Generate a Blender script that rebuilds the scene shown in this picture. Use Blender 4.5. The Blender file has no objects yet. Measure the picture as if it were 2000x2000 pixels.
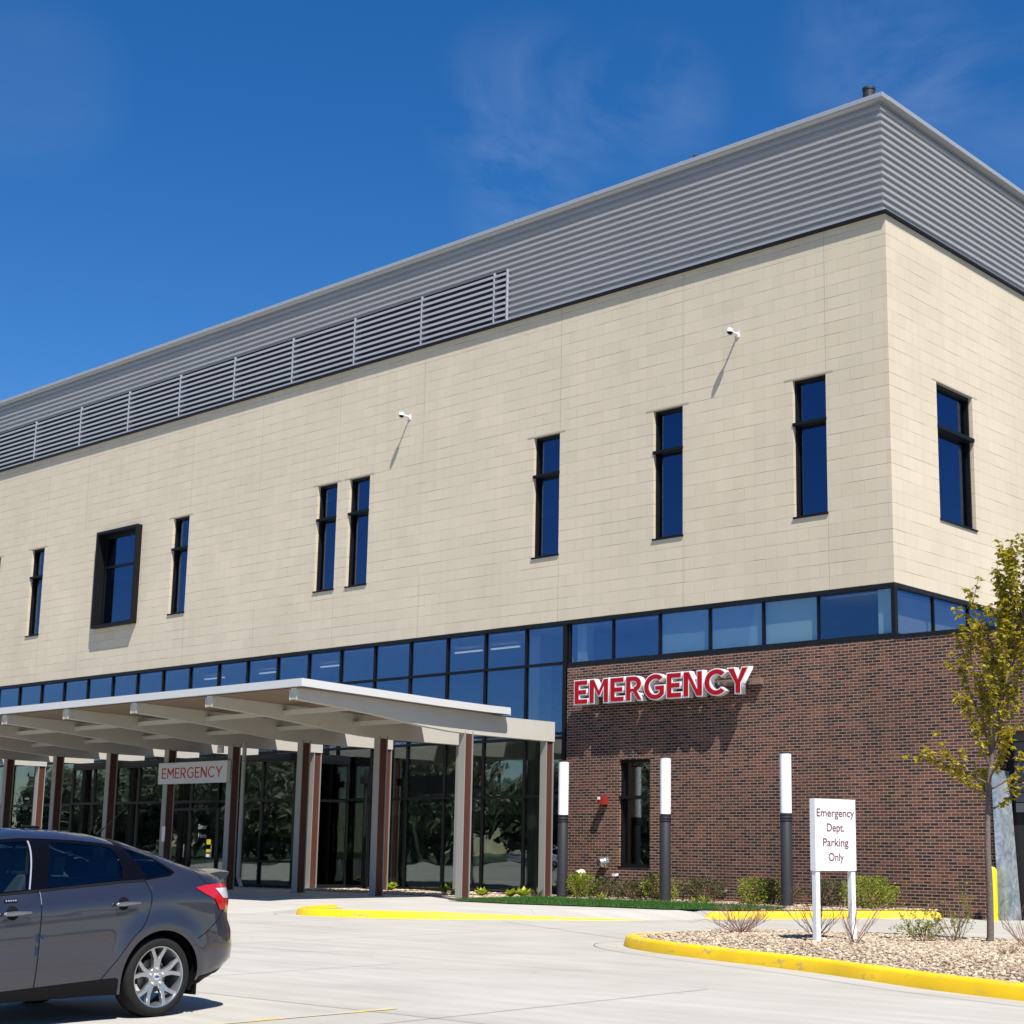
import bpy, bmesh, math, random
from math import sin, cos, pi, radians, hypot, atan2, sqrt
from mathutils import Vector, Matrix, noise
from mathutils.geometry import delaunay_2d_cdt

# ------------------------------------------------------------------ camera, light, exposure
scene = bpy.context.scene
COL = scene.collection
F, PAN, PIT, ROL = 3041.2, -.7217, .1821, .0112
fw = Vector((sin(PAN)*cos(PIT), cos(PAN)*cos(PIT), sin(PIT)))
rt = Vector((cos(PAN), -sin(PAN), 0)); up = rt.cross(fw)
r2 = rt*cos(ROL)+up*sin(ROL); u2 = -rt*sin(ROL)+up*cos(ROL)
cam = bpy.data.cameras.new('camera'); co = bpy.data.objects.new('camera', cam); COL.objects.link(co)
M = Matrix((r2, u2, -fw)).transposed().to_4x4(); M.translation = Vector((17.43, -30.22, 1.357)); co.matrix_world = M
cam.sensor_width = 36; cam.lens = F/2000*36; cam.shift_x = -(1144.2-1000)/2000; cam.shift_y = (1097.1-1000)/2000
cam.clip_end = 3000; cam.clip_start = .1
scene.camera = co
SUN = Vector((.56, -.30, 1)).normalized()
SEL = math.asin(SUN.z); SAZ = atan2(SUN.x, SUN.y)
w = bpy.data.worlds.new('World'); scene.world = w; w.use_nodes = True
nt = w.node_tree; nt.nodes.clear()
def wn(t, **k):
    n = nt.nodes.new(t)
    for a, b in k.items(): setattr(n, a, b)
    return n
sky = wn('ShaderNodeTexSky', sky_type='NISHITA', sun_disc=False, sun_elevation=SEL, sun_rotation=SAZ, altitude=900, air_density=1.0, dust_density=.25, ozone_density=3.0)
bg = wn('ShaderNodeBackground'); bg.inputs[1].default_value = .076
out = wn('ShaderNodeOutputWorld')
tc = wn('ShaderNodeTexCoord'); mp = wn('ShaderNodeMapping'); mp.inputs['Scale'].default_value = (2.2, 2.4, 4.4); mp.inputs['Rotation'].default_value = (.35, 1.0, 1.9); mp.inputs['Location'].default_value = (.4, .9, 0)
n1 = wn('ShaderNodeTexNoise'); n1.inputs['Scale'].default_value = 2.2; n1.inputs['Detail'].default_value = 9; n1.inputs['Roughness'].default_value = .62; n1.inputs['Distortion'].default_value = .9
rp = wn('ShaderNodeValToRGB'); rp.color_ramp.elements[0].position = .42; rp.color_ramp.elements[0].color = (0, 0, 0, 1); rp.color_ramp.elements[1].position = .75; rp.color_ramp.elements[1].color = (.18, .18, .18, 1)
mx = wn('ShaderNodeMix', data_type='RGBA'); mx.inputs[7].default_value = (5.5, 6.2, 7.4, 1)
L = nt.links.new
L(tc.outputs['Generated'], mp.inputs[0]); L(mp.outputs[0], n1.inputs['Vector']); L(n1.outputs['Fac'], rp.inputs[0]); 
# a few faint cirrus patches, each round its own direction in the sky
nrm = wn('ShaderNodeVectorMath', operation='NORMALIZE'); L(tc.outputs['Generated'], nrm.inputs[0]); tot_ = None
for d_, c_, a_ in [((-0.6206, 0.6459, 0.4445), 0.9975, 1.0), ((-0.5619, 0.6937, 0.4507), 0.9985, 0.75), ((-0.6402, 0.6586, 0.3954), 0.9988, 0.6), ((-0.4404, 0.7632, 0.4728), 0.9975, 0.65), ((-0.3831, 0.8179, 0.4292), 0.997, 0.5), ((-0.7998, 0.4157, 0.4331), 0.998, 0.25)]:
    dp = wn('ShaderNodeVectorMath', operation='DOT_PRODUCT'); L(nrm.outputs[0], dp.inputs[0]); dp.inputs[1].default_value = d_
    mr_ = wn('ShaderNodeMapRange', interpolation_type='SMOOTHSTEP'); mr_.inputs[1].default_value = c_; mr_.inputs[2].default_value = 1; mr_.inputs[4].default_value = a_; L(dp.outputs['Value'], mr_.inputs[0])
    if tot_ is None: tot_ = mr_
    else: q_ = wn('ShaderNodeMath', operation='ADD'); L(tot_.outputs[0], q_.inputs[0]); L(mr_.outputs[0], q_.inputs[1]); tot_ = q_
cm_ = wn('ShaderNodeMath', operation='MULTIPLY'); L(rp.outputs[0], cm_.inputs[0]); L(tot_.outputs[0], cm_.inputs[1]); L(cm_.outputs[0], mx.inputs[0]); L(sky.outputs[0], mx.inputs[6])
hs = wn('ShaderNodeHueSaturation'); hs.inputs['Saturation'].default_value = 1.36; hs.inputs['Hue'].default_value = .5065
L(mx.outputs[2], hs.inputs['Color']); L(hs.outputs[0], bg.inputs[0]); L(bg.outputs[0], out.inputs[0])
sl = bpy.data.lights.new('sun', 'SUN'); sl.energy = 4.6; sl.angle = radians(.5); sl.color = (1, .95, .87)
so = bpy.data.objects.new('sun', sl); COL.objects.link(so); so.rotation_euler = (-SUN).to_track_quat('-Z', 'Y').to_euler(); so.location = (0, 0, 60)
scene.view_settings.view_transform = 'Standard'; scene.view_settings.look = 'None'; scene.view_settings.gamma = 1
scene.view_settings.exposure = .86
scene.render.engine = 'CYCLES'
scene.cycles.max_bounces = 8; scene.cycles.transparent_max_bounces = 12

# ------------------------------------------------------------------ helpers
RND = random.Random(7)
def tag(o, label=None, cat=None, group=None, kind=None):
    if label: o['label'] = label
    if cat: o['category'] = cat
    if group: o['group'] = group
    if kind: o['kind'] = kind
    return o
def thing(name, loc, label, cat, group=None, rz=0):
    o = bpy.data.objects.new(name, None); COL.objects.link(o); o.location = loc; o.rotation_euler = (0, 0, rz); o.empty_display_size = .2
    return tag(o, label, cat, group)
class MB:
    def __init__(s, org=(0, 0, 0)): s.v = []; s.f = []; s.m = []; s.o = Vector(org); s.cur = 0; s.mats = []
    def mat(s, m):
        if m not in s.mats: s.mats.append(m)
        s.cur = s.mats.index(m); return s
    def add(s, vs, fs):
        b = len(s.v); s.v += [tuple(Vector(p)-s.o) for p in vs]
        for f in fs: s.f.append([i+b for i in f]); s.m.append(s.cur)
        return s
    def quad(s, a, b, c, d): return s.add([a, b, c, d], [(0, 1, 2, 3)])
    def box(s, x0, x1, y0, y1, z0, z1):
        if x0 > x1: x0, x1 = x1, x0
        if y0 > y1: y0, y1 = y1, y0
        if z0 > z1: z0, z1 = z1, z0
        vs = [(x, y, z) for z in (z0, z1) for y in (y0, y1) for x in (x0, x1)]
        return s.add(vs, [(0, 2, 3, 1), (4, 5, 7, 6), (0, 1, 5, 4), (2, 6, 7, 3), (0, 4, 6, 2), (1, 3, 7, 5)])
    def tube(s, a, b, r0, r1=None, n=12, cap=True):
        r1 = r0 if r1 is None else r1
        a = Vector(a); b = Vector(b); d = (b-a).normalized()
        t = d.orthogonal().normalized(); q = d.cross(t)
        vs = [a+(t*cos(2*pi*i/n)+q*sin(2*pi*i/n))*r0 for i in range(n)]+[b+(t*cos(2*pi*i/n)+q*sin(2*pi*i/n))*r1 for i in range(n)]
        fs = [(i, (i+1) % n, n+(i+1) % n, n+i) for i in range(n)]
        if cap: fs += [tuple(range(n))[::-1], tuple(range(n, 2*n))]
        return s.add(vs, fs)
    def lathe(s, c, axis, prof, n=32):
        # prof: list of (distance along axis, radius)
        c = Vector(c); d = Vector(axis).normalized(); t = d.orthogonal().normalized(); q = d.cross(t); vs = []; fs = []
        for h, r in prof: vs += [c+d*h+(t*cos(2*pi*i/n)+q*sin(2*pi*i/n))*r for i in range(n)]
        for k in range(len(prof)-1): fs += [(k*n+i, k*n+(i+1) % n, (k+1)*n+(i+1) % n, (k+1)*n+i) for i in range(n)]
        return s.add(vs, fs)
    def prism(s, pts, off):
        # planar polygon pts (3D) pushed along vector off
        n = len(pts); off = Vector(off); vs = [Vector(p) for p in pts]+[Vector(p)+off for p in pts]
        return s.add(vs, [tuple(range(n))[::-1], tuple(range(n, 2*n))]+[(i, (i+1) % n, n+(i+1) % n, n+i) for i in range(n)])
    def build(s, name, m=None, parent=None, smooth=False, fix=True):
        me = bpy.data.meshes.new(name); me.from_pydata(s.v, [], s.f)
        if s.mats:
            for q in s.mats: me.materials.append(q)
            me.polygons.foreach_set('material_index', s.m)
        elif m: me.materials.append(m)
        if fix:
            bm = bmesh.new(); bm.from_mesh(me); bmesh.ops.recalc_face_normals(bm, faces=bm.faces); bm.to_mesh(me); bm.free()
        if smooth:
            me.polygons.foreach_set('use_smooth', [True]*len(me.polygons))
            if smooth != 'all': me.set_sharp_from_angle(angle=radians(40))
        me.update()
        o = bpy.data.objects.new(name, me); COL.objects.link(o)
        if parent: o.parent = parent
        return o
def bevel(o, w=.01, seg=2):
    m = o.modifiers.new('bevel', 'BEVEL'); m.width = w; m.segments = seg; m.limit_method = 'ANGLE'; return o

# ------------------------------------------------------------------ materials
def newmat(name):
    m = bpy.data.materials.new(name); m.use_nodes = True; return m, m.node_tree, m.node_tree.nodes['Principled BSDF']
def node(t, ty, **k):
    n = t.nodes.new(ty)
    for a, b in k.items(): setattr(n, a, b)
    return n
def simple(name, col, rough=.5, metal=0, var=.0, scale=8, bump=0, coat=0, spec=None):
    m, t, p = newmat(name); p.inputs['Base Color'].default_value = (*col, 1); p.inputs['Roughness'].default_value = rough; p.inputs['Metallic'].default_value = metal
    if coat: p.inputs['Coat Weight'].default_value = coat; p.inputs['Coat Roughness'].default_value = .05
    if spec is not None: p.inputs['Specular IOR Level'].default_value = spec
    if var or bump:
        tc = node(t, 'ShaderNodeTexCoord'); n = node(t, 'ShaderNodeTexNoise'); n.inputs['Scale'].default_value = scale; n.inputs['Detail'].default_value = 6; n.inputs['Roughness'].default_value = .6
        t.links.new(tc.outputs['Object'], n.inputs['Vector'])
        if var:
            r = node(t, 'ShaderNodeMapRange'); r.inputs[1].default_value = .25; r.inputs[2].default_value = .75; r.inputs[3].default_value = 1-var; r.inputs[4].default_value = 1+var
            mx = node(t, 'ShaderNodeMix', data_type='RGBA', blend_type='MULTIPLY'); mx.inputs[0].default_value = 1; mx.inputs[6].default_value = (*col, 1)
            t.links.new(n.outputs['Fac'], r.inputs[0]); t.links.new(r.outputs[0], mx.inputs[7]); t.links.new(mx.outputs[2], p.inputs['Base Color'])
        if bump:
            b = node(t, 'ShaderNodeBump'); b.inputs['Strength'].default_value = bump; b.inputs['Distance'].default_value = .02
            t.links.new(n.outputs['Fac'], b.inputs['Height']); t.links.new(b.outputs[0], p.inputs['Normal'])
    return m
def masonry(name, bw, bh, mortar, z0, ramp, mcol, rough, x0=0, bump=.35, stain=.1, lines=0, streak=.03):
    m, t, p = newmat(name); Lk = t.links.new
    g = node(t, 'ShaderNodeNewGeometry'); sx = node(t, 'ShaderNodeSeparateXYZ'); Lk(g.outputs['Position'], sx.inputs[0])
    ad = node(t, 'ShaderNodeMath', operation='ADD'); Lk(sx.outputs[0], ad.inputs[0]); Lk(sx.outputs[1], ad.inputs[1])
    a2 = node(t, 'ShaderNodeMath', operation='ADD'); Lk(ad.outputs[0], a2.inputs[0]); a2.inputs[1].default_value = 200*bw+x0
    s2 = node(t, 'ShaderNodeMath', operation='ADD'); Lk(sx.outputs[2], s2.inputs[0]); s2.inputs[1].default_value = 100*bh-z0
    cb = node(t, 'ShaderNodeCombineXYZ'); Lk(a2.outputs[0], cb.inputs[0]); Lk(s2.outputs[0], cb.inputs[1])
    b = node(t, 'ShaderNodeTexBrick', offset=.5, offset_frequency=2); b.inputs['Scale'].default_value = 1; b.inputs['Brick Width'].default_value = bw; b.inputs['Row Height'].default_value = bh
    b.inputs['Mortar Size'].default_value = mortar; b.inputs['Mortar Smooth'].default_value = .1; b.inputs['Bias'].default_value = 0
    b.inputs['Color1'].default_value = (0, 0, 0, 1); b.inputs['Color2'].default_value = (1, 1, 1, 1); b.inputs['Mortar'].default_value = (.5, .5, .5, 1)
    Lk(cb.outputs[0], b.inputs['Vector'])
    r = node(t, 'ShaderNodeValToRGB'); e = r.color_ramp.elements
    while len(e) > 1: e.remove(e[-1])
    e[0].position = ramp[0][0]; e[0].color = (*ramp[0][1], 1)
    for po, c in ramp[1:]: q = e.new(po); q.color = (*c, 1)
    Lk(b.outputs['Color'], r.inputs[0])
    n = node(t, 'ShaderNodeTexNoise'); n.inputs['Scale'].default_value = .35; n.inputs['Detail'].default_value = 8; Lk(g.outputs['Position'], n.inputs['Vector'])
    mr = node(t, 'ShaderNodeMapRange'); mr.inputs[1].default_value = .3; mr.inputs[2].default_value = .7; mr.inputs[3].default_value = 1-stain; mr.inputs[4].default_value = 1+stain; Lk(n.outputs['Fac'], mr.inputs[0])
    nf = node(t, 'ShaderNodeTexNoise'); nf.inputs['Scale'].default_value = 45; nf.inputs['Detail'].default_value = 4; Lk(g.outputs['Position'], nf.inputs['Vector'])
    mf = node(t, 'ShaderNodeMapRange'); mf.inputs[3].default_value = .88; mf.inputs[4].default_value = 1.12; Lk(nf.outputs['Fac'], mf.inputs[0])
    mm0 = node(t, 'ShaderNodeMath', operation='MULTIPLY'); Lk(mr.outputs[0], mm0.inputs[0]); Lk(mf.outputs[0], mm0.inputs[1])
    mps = node(t, 'ShaderNodeMapping'); mps.inputs['Scale'].default_value = (2.6, 2.6, .16); Lk(g.outputs['Position'], mps.inputs[0])
    ns = node(t, 'ShaderNodeTexNoise'); ns.inputs['Scale'].default_value = 1; ns.inputs['Detail'].default_value = 6; ns.inputs['Roughness'].default_value = .65; Lk(mps.outputs[0], ns.inputs['Vector'])
    ms_ = node(t, 'ShaderNodeMapRange'); ms_.inputs[1].default_value = .35; ms_.inputs[2].default_value = .6; ms_.inputs[3].default_value = 1-2*streak; ms_.inputs[4].default_value = 1+streak*.5; Lk(ns.outputs['Fac'], ms_.inputs[0])
    mm = node(t, 'ShaderNodeMath', operation='MULTIPLY'); Lk(mm0.outputs[0], mm.inputs[0]); Lk(ms_.outputs[0], mm.inputs[1])
    if lines:
        dv = node(t, 'ShaderNodeMath', operation='DIVIDE'); Lk(s2.outputs[0], dv.inputs[0]); dv.inputs[1].default_value = bh
        fr_ = node(t, 'ShaderNodeMath', operation='FRACT'); Lk(dv.outputs[0], fr_.inputs[0]); lt = node(t, 'ShaderNodeMath', operation='LESS_THAN'); Lk(fr_.outputs[0], lt.inputs[0]); lt.inputs[1].default_value = .034
        mpl = node(t, 'ShaderNodeMapping'); mpl.inputs['Scale'].default_value = (.8, .8, 3.3); Lk(g.outputs['Position'], mpl.inputs[0])
        nl_ = node(t, 'ShaderNodeTexNoise'); nl_.inputs['Scale'].default_value = 1.3; nl_.inputs['Detail'].default_value = 3; Lk(mpl.outputs[0], nl_.inputs['Vector'])
        rl = node(t, 'ShaderNodeMapRange'); rl.inputs[1].default_value = .42; rl.inputs[2].default_value = .62; rl.inputs[3].default_value = 0; rl.inputs[4].default_value = lines; Lk(nl_.outputs['Fac'], rl.inputs[0])
        ml = node(t, 'ShaderNodeMath', operation='MULTIPLY'); Lk(lt.outputs[0], ml.inputs[0]); Lk(rl.outputs[0], ml.inputs[1]); il = node(t, 'ShaderNodeMath', operation='SUBTRACT'); il.inputs[0].default_value = 1; Lk(ml.outputs[0], il.inputs[1])
        mq = node(t, 'ShaderNodeMath', operation='MULTIPLY'); Lk(mm.outputs[0], mq.inputs[0]); Lk(il.outputs[0], mq.inputs[1]); mm = mq
    mx = node(t, 'ShaderNodeMix', data_type='RGBA'); Lk(b.outputs['Fac'], mx.inputs[0]); Lk(r.outputs[0], mx.inputs[6]); mx.inputs[7].default_value = (*mcol, 1)
    mu = node(t, 'ShaderNodeMix', data_type='RGBA', blend_type='MULTIPLY'); mu.inputs[0].default_value = 1; Lk(mx.outputs[2], mu.inputs[6]); Lk(mm.outputs[0], mu.inputs[7])
    Lk(mu.outputs[2], p.inputs['Base Color']); p.inputs['Roughness'].default_value = rough
    iv = node(t, 'ShaderNodeMath', operation='SUBTRACT'); iv.inputs[0].default_value = 1; Lk(b.outputs['Fac'], iv.inputs[1])
    bp = node(t, 'ShaderNodeBump'); bp.inputs['Strength'].default_value = bump; bp.inputs['Distance'].default_value = .006; Lk(iv.outputs[0], bp.inputs['Height']); Lk(bp.outputs[0], p.inputs['Normal'])
    return m
def glass(name, tint, refl, gl=(1, 1, 1), ior=1.5, wav=0., base=0.0):
    # tinted see-through pane with a fresnel mirror coat
    m = bpy.data.materials.new(name); m.use_nodes = True; t = m.node_tree; t.nodes.clear(); Lk = t.links.new
    o = node(t, 'ShaderNodeOutputMaterial'); tr = node(t, 'ShaderNodeBsdfTransparent'); tr.inputs[0].default_value = (*tint, 1)
    gs = node(t, 'ShaderNodeBsdfGlossy'); gs.inputs['Color'].default_value = (*gl, 1); gs.inputs['Roughness'].default_value = .0
    fr = node(t, 'ShaderNodeFresnel'); fr.inputs[0].default_value = ior
    mr = node(t, 'ShaderNodeMapRange'); mr.inputs[3].default_value = base; mr.inputs[4].default_value = refl; Lk(fr.outputs[0], mr.inputs[0])
    ms = node(t, 'ShaderNodeMixShader'); Lk(mr.outputs[0], ms.inputs[0]); Lk(tr.outputs[0], ms.inputs[1]); Lk(gs.outputs[0], ms.inputs[2]); Lk(ms.outputs[0], o.inputs[0])
    if wav:
        g = node(t, 'ShaderNodeNewGeometry'); n = node(t, 'ShaderNodeTexNoise'); n.inputs['Scale'].default_value = .7; n.inputs['Detail'].default_value = 1; Lk(g.outputs['Position'], n.inputs['Vector'])
        b = node(t, 'ShaderNodeBump'); b.inputs['Strength'].default_value = wav; b.inputs['Distance'].default_value = .02; Lk(n.outputs['Fac'], b.inputs['Height']); Lk(b.outputs[0], gs.inputs['Normal']); Lk(b.outputs[0], fr.inputs['Normal'])
    return m
def leafmat(name, cols, rough=.5, trans=.35):
    m, t, p = newmat(name); Lk = t.links.new
    g = node(t, 'ShaderNodeNewGeometry'); r = node(t, 'ShaderNodeValToRGB'); e = r.color_ramp.elements
    while len(e) > 1: e.remove(e[-1])
    e[0].position = 0; e[0].color = (*cols[0], 1)
    for i, c in enumerate(cols[1:]): q = e.new((i+1)/(len(cols)-1)); q.color = (*c, 1)
    Lk(g.outputs['Random Per Island'], r.inputs[0]); Lk(r.outputs[0], p.inputs['Base Color']); p.inputs['Roughness'].default_value = rough; p.inputs['Specular IOR Level'].default_value = .3
    tl = node(t, 'ShaderNodeBsdfTranslucent'); Lk(r.outputs[0], tl.inputs[0]); ms = node(t, 'ShaderNodeMixShader'); ms.inputs[0].default_value = trans
    Lk(p.outputs[0], ms.inputs[1]); Lk(tl.outputs[0], ms.inputs[2]); Lk(ms.outputs[0], t.nodes['Material Output'].inputs[0])
    return m
def concrete(name, c1, c2, streak=True):
    m, t, p = newmat(name); Lk = t.links.new
    g = node(t, 'ShaderNodeNewGeometry')
    n = node(t, 'ShaderNodeTexNoise'); n.inputs['Scale'].default_value = .45; n.inputs['Detail'].default_value = 10; n.inputs['Roughness'].default_value = .68; Lk(g.outputs['Position'], n.inputs['Vector'])
    mp = node(t, 'ShaderNodeMapping'); mp.inputs['Scale'].default_value = (.25, 2.2, 1); mp.inputs['Rotation'].default_value = (0, 0, .25); Lk(g.outputs['Position'], mp.inputs[0])
    n2 = node(t, 'ShaderNodeTexNoise'); n2.inputs['Scale'].default_value = 1.6; n2.inputs['Detail'].default_value = 7; Lk(mp.outputs[0], n2.inputs['Vector'])
    n3 = node(t, 'ShaderNodeTexNoise'); n3.inputs['Scale'].default_value = 60; n3.inputs['Detail'].default_value = 3; Lk(g.outputs['Position'], n3.inputs['Vector'])
    r = node(t, 'ShaderNodeMapRange'); r.inputs[1].default_value = .35; r.inputs[2].default_value = .65; Lk(n.outputs['Fac'], r.inputs[0])
    mx = node(t, 'ShaderNodeMix', data_type='RGBA'); mx.inputs[6].default_value = (*c1, 1); mx.inputs[7].default_value = (*c2, 1); Lk(r.outputs[0], mx.inputs[0])
    r2 = node(t, 'ShaderNodeMapRange'); r2.inputs[1].default_value = .3; r2.inputs[2].default_value = .7; r2.inputs[3].default_value = .90; r2.inputs[4].default_value = 1.07; Lk(n2.outputs['Fac'], r2.inputs[0])
    r3 = node(t, 'ShaderNodeMapRange'); r3.inputs[3].default_value = .90; r3.inputs[4].default_value = 1.10; Lk(n3.outputs['Fac'], r3.inputs[0])
    # oil spots and grit
    v = node(t, 'ShaderNodeTexVoronoi'); v.inputs['Scale'].default_value = .8; v.inputs['Randomness'].default_value = 1; Lk(g.outputs['Position'], v.inputs['Vector'])
    r4 = node(t, 'ShaderNodeMapRange'); r4.inputs[1].default_value = .02; r4.inputs[2].default_value = .045; r4.inputs[3].default_value = .6; r4.inputs[4].default_value = 1; Lk(v.outputs['Distance'], r4.inputs[0])
    a = node(t, 'ShaderNodeMath', operation='MULTIPLY'); Lk(r2.outputs[0], a.inputs[0]); Lk(r3.outputs[0], a.inputs[1])
    b = node(t, 'ShaderNodeMath', operation='MULTIPLY'); Lk(a.outputs[0], b.inputs[0]); Lk(r4.outputs[0], b.inputs[1])
    mu = node(t, 'ShaderNodeMix', data_type='RGBA', blend_type='MULTIPLY'); mu.inputs[0].default_value = 1; Lk(mx.outputs[2], mu.inputs[6]); Lk(b.outputs[0], mu.inputs[7])
    Lk(mu.outputs[2], p.inputs['Base Color']); p.inputs['Roughness'].default_value = .85
    bp = node(t, 'ShaderNodeBump'); bp.inputs['Strength'].default_value = .25; bp.inputs['Distance'].default_value = .004; Lk(n3.outputs['Fac'], bp.inputs['Height']); Lk(bp.outputs[0], p.inputs['Normal'])
    return m
def paintwear(name, col, under, thr=.62):
    m, t, p = newmat(name); Lk = t.links.new; g = node(t, 'ShaderNodeNewGeometry')
    mp = node(t, 'ShaderNodeMapping'); mp.inputs['Scale'].default_value = (1, 1, 3.2); Lk(g.outputs['Position'], mp.inputs[0])
    n = node(t, 'ShaderNodeTexNoise'); n.inputs['Scale'].default_value = 2.6; n.inputs['Detail'].default_value = 12; n.inputs['Roughness'].default_value = .72; Lk(mp.outputs[0], n.inputs['Vector'])
    r = node(t, 'ShaderNodeMapRange'); r.inputs[1].default_value = thr; r.inputs[2].default_value = thr+.05; Lk(n.outputs['Fac'], r.inputs[0])
    n2 = node(t, 'ShaderNodeTexNoise'); n2.inputs['Scale'].default_value = 1.1; n2.inputs['Detail'].default_value = 5; Lk(g.outputs['Position'], n2.inputs['Vector'])
    r2 = node(t, 'ShaderNodeMapRange'); r2.inputs[1].default_value = .3; r2.inputs[2].default_value = .7; r2.inputs[3].default_value = .78; r2.inputs[4].default_value = 1.06; Lk(n2.outputs['Fac'], r2.inputs[0])
    mu = node(t, 'ShaderNodeMix', data_type='RGBA', blend_type='MULTIPLY'); mu.inputs[0].default_value = 1; mu.inputs[6].default_value = (*col, 1); Lk(r2.outputs[0], mu.inputs[7])
    mx = node(t, 'ShaderNodeMix', data_type='RGBA'); Lk(r.outputs[0], mx.inputs[0]); Lk(mu.outputs[2], mx.inputs[6]); mx.inputs[7].default_value = (*under, 1); Lk(mx.outputs[2], p.inputs['Base Color']); p.inputs['Roughness'].default_value = .6
    return m
CM = [(0, (.515, .445, .335)), (.5, (.53, .459, .348)), (1, (.545, .471, .36))]
M_block = masonry('cream_block', .6096, .3048, .0055, 7.27, CM, (.43, .365, .265),  .9, x0=.1, bump=.3, stain=.05, lines=.6, streak=.018)
BR = [(0, (.009, .005, .005)), (.17, (.015, .008, .008)), (.27, (.040, .016, .012)), (.45, (.064, .023, .014)), (.7, (.090, .031, .018)), (.88, (.115, .041, .022)), (1, (.15, .060, .032))]
M_brick = masonry('brown_brick', .2032, .0677, .0085, .15, BR, (.30, .205, .155), .85, bump=.6, stain=.2, streak=.06)
M_siding = simple('grey_ribbed_metal', (.315, .318, .328), .45, .1, var=.05, scale=.5)
M_coping = simple('coping_metal', (.42, .43, .43), .4, .4)
M_blk = simple('black_frame', (.006, .006, .007), .5, .0, spec=.2)
M_blade = simple('louver_blade', (.34, .355, .39), .5, .1)
M_dark = simple('dark_void', (.008, .008, .010), .9); M_lback = simple('louver_backing_grey', (.07, .073, .08), .8)
M_flash = simple('dark_flashing', (.008, .009, .012), .5, spec=.2)
M_gupper = glass('blue_window_glass', (.62, .70, .78), .9, (.34, .47, .74), 1.9, .12, .09)
M_gstrip = glass('blue_strip_glass', (.86, .90, .90), .56, (.30, .46, .76), 1.7, .10, .10)
M_glow = glass('dark_curtain_glass', (.68, .75, .71), .90, (.88, .92, .93), 1.62, .22, .045)
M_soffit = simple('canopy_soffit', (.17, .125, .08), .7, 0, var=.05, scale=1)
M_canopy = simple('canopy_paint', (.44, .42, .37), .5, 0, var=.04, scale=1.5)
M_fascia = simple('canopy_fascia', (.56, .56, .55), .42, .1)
M_wood = simple('red_brown_panel', (.07, .021, .014), .6, 0, var=.1, scale=9)
M_steel = simple('column_grey', (.255, .247, .225), .5, 0, var=.05, scale=3)
M_conc = concrete('drive_concrete', (.335, .317, .280), (.385, .368, .328))
M_walk = concrete('walk_concrete', (.37, .35, .32), (.41, .39, .36))
M_joint = simple('joint_dark', (.13, .12, .105), .9)
M_yel = paintwear('yellow_kerb_paint', (.80, .51, .002), (.50, .34, .07), .55)
M_yel2 = simple('yellow_bollard', (.68, .56, .006), .45)
M_stone = leafmat('river_stone', [(.47, .38, .27), (.24, .17, .11), (.58, .51, .40), (.38, .28, .18), (.12, .09, .07), (.52, .43, .31), (.33, .24, .16)], .8, 0)
M_bed = simple('gravel_base', (.33, .27, .20), .95, 0, var=.35, scale=25, bump=.6)
M_lawn = simple('lawn_soil', (.035, .055, .018), .95, 0, var=.3, scale=12)
M_grass = leafmat('grass_blades', [(.03, .10, .014), (.05, .15, .02), (.035, .12, .02), (.10, .19, .035)], .6, .3)
M_leaf = leafmat('tree_leaf', [(.30, .26, .012), (.40, .33, .014), (.20, .19, .012), (.46, .38, .022), (.30, .20, .014)], .45, .45)
M_shrub = leafmat('shrub_leaf', [(.20, .26, .015), (.12, .16, .015), (.30, .34, .02), (.15, .20, .015)], .5, .35)
M_shrubd = leafmat('shrub_leaf_dark', [(.045, .06, .018), (.08, .075, .03), (.06, .085, .02), (.10, .06, .03)], .5, .3)
M_hosta = leafmat('hosta_leaf', [(.40, .45, .03), (.28, .36, .03), (.5, .52, .05)], .5, .4)
M_bark = simple('young_bark', (.13, .098, .085), .85, 0, var=.3, scale=30, bump=.5)
M_twig = simple('bare_twig', (.22, .12, .095), .8)
M_white = simple('white_paint', (.72, .735, .75), .4)
M_signgrey = simple('sign_board', (.50, .50, .50), .45)
M_red = simple('letter_red', (.36, .001, .004), .5, spec=.25)
M_redd = simple('letter_red_matte', (.34, .006, .012), .6)
M_text = simple('maroon_text', (.16, .055, .07), .5)
M_pole = simple('charcoal_pole', (.026, .027, .032), .5, .1)
M_lampw = simple('white_lamp_tube', (.86, .86, .88), .25)
M_galv, _t, _p = newmat('galvanised_steel')
_p.inputs['Metallic'].default_value = .55; _p.inputs['Roughness'].default_value = .42
_tc = node(_t, 'ShaderNodeTexCoord'); _n = node(_t, 'ShaderNodeTexNoise'); _n.inputs['Scale'].default_value = 3.5; _n.inputs['Detail'].default_value = 10; _n.inputs['Distortion'].default_value = 1.6; _r = node(_t, 'ShaderNodeValToRGB')
_r.color_ramp.elements[0].position = .35; _r.color_ramp.elements[0].color = (.26, .32, .38, 1); _r.color_ramp.elements[1].position = .68; _r.color_ramp.elements[1].color = (.60, .66, .72, 1)
_t.links.new(_tc.outputs['Object'], _n.inputs['Vector']); _t.links.new(_n.outputs['Fac'], _r.inputs[0]); _t.links.new(_r.outputs[0], _p.inputs['Base Color'])
M_int = simple('interior_wall', (.55, .52, .44), .9, 0, var=.1, scale=1)
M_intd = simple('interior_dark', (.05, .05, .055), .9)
M_shade = simple('window_shade', (.58, .76, .70), .8)
M_alarm = simple('alarm_red', (.24, .018, .010), .5)
M_chrome = simple('vent_metal', (.62, .60, .58), .25, .9)
M_pvc = simple('pipe_tan', (.50, .42, .33), .5)

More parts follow.
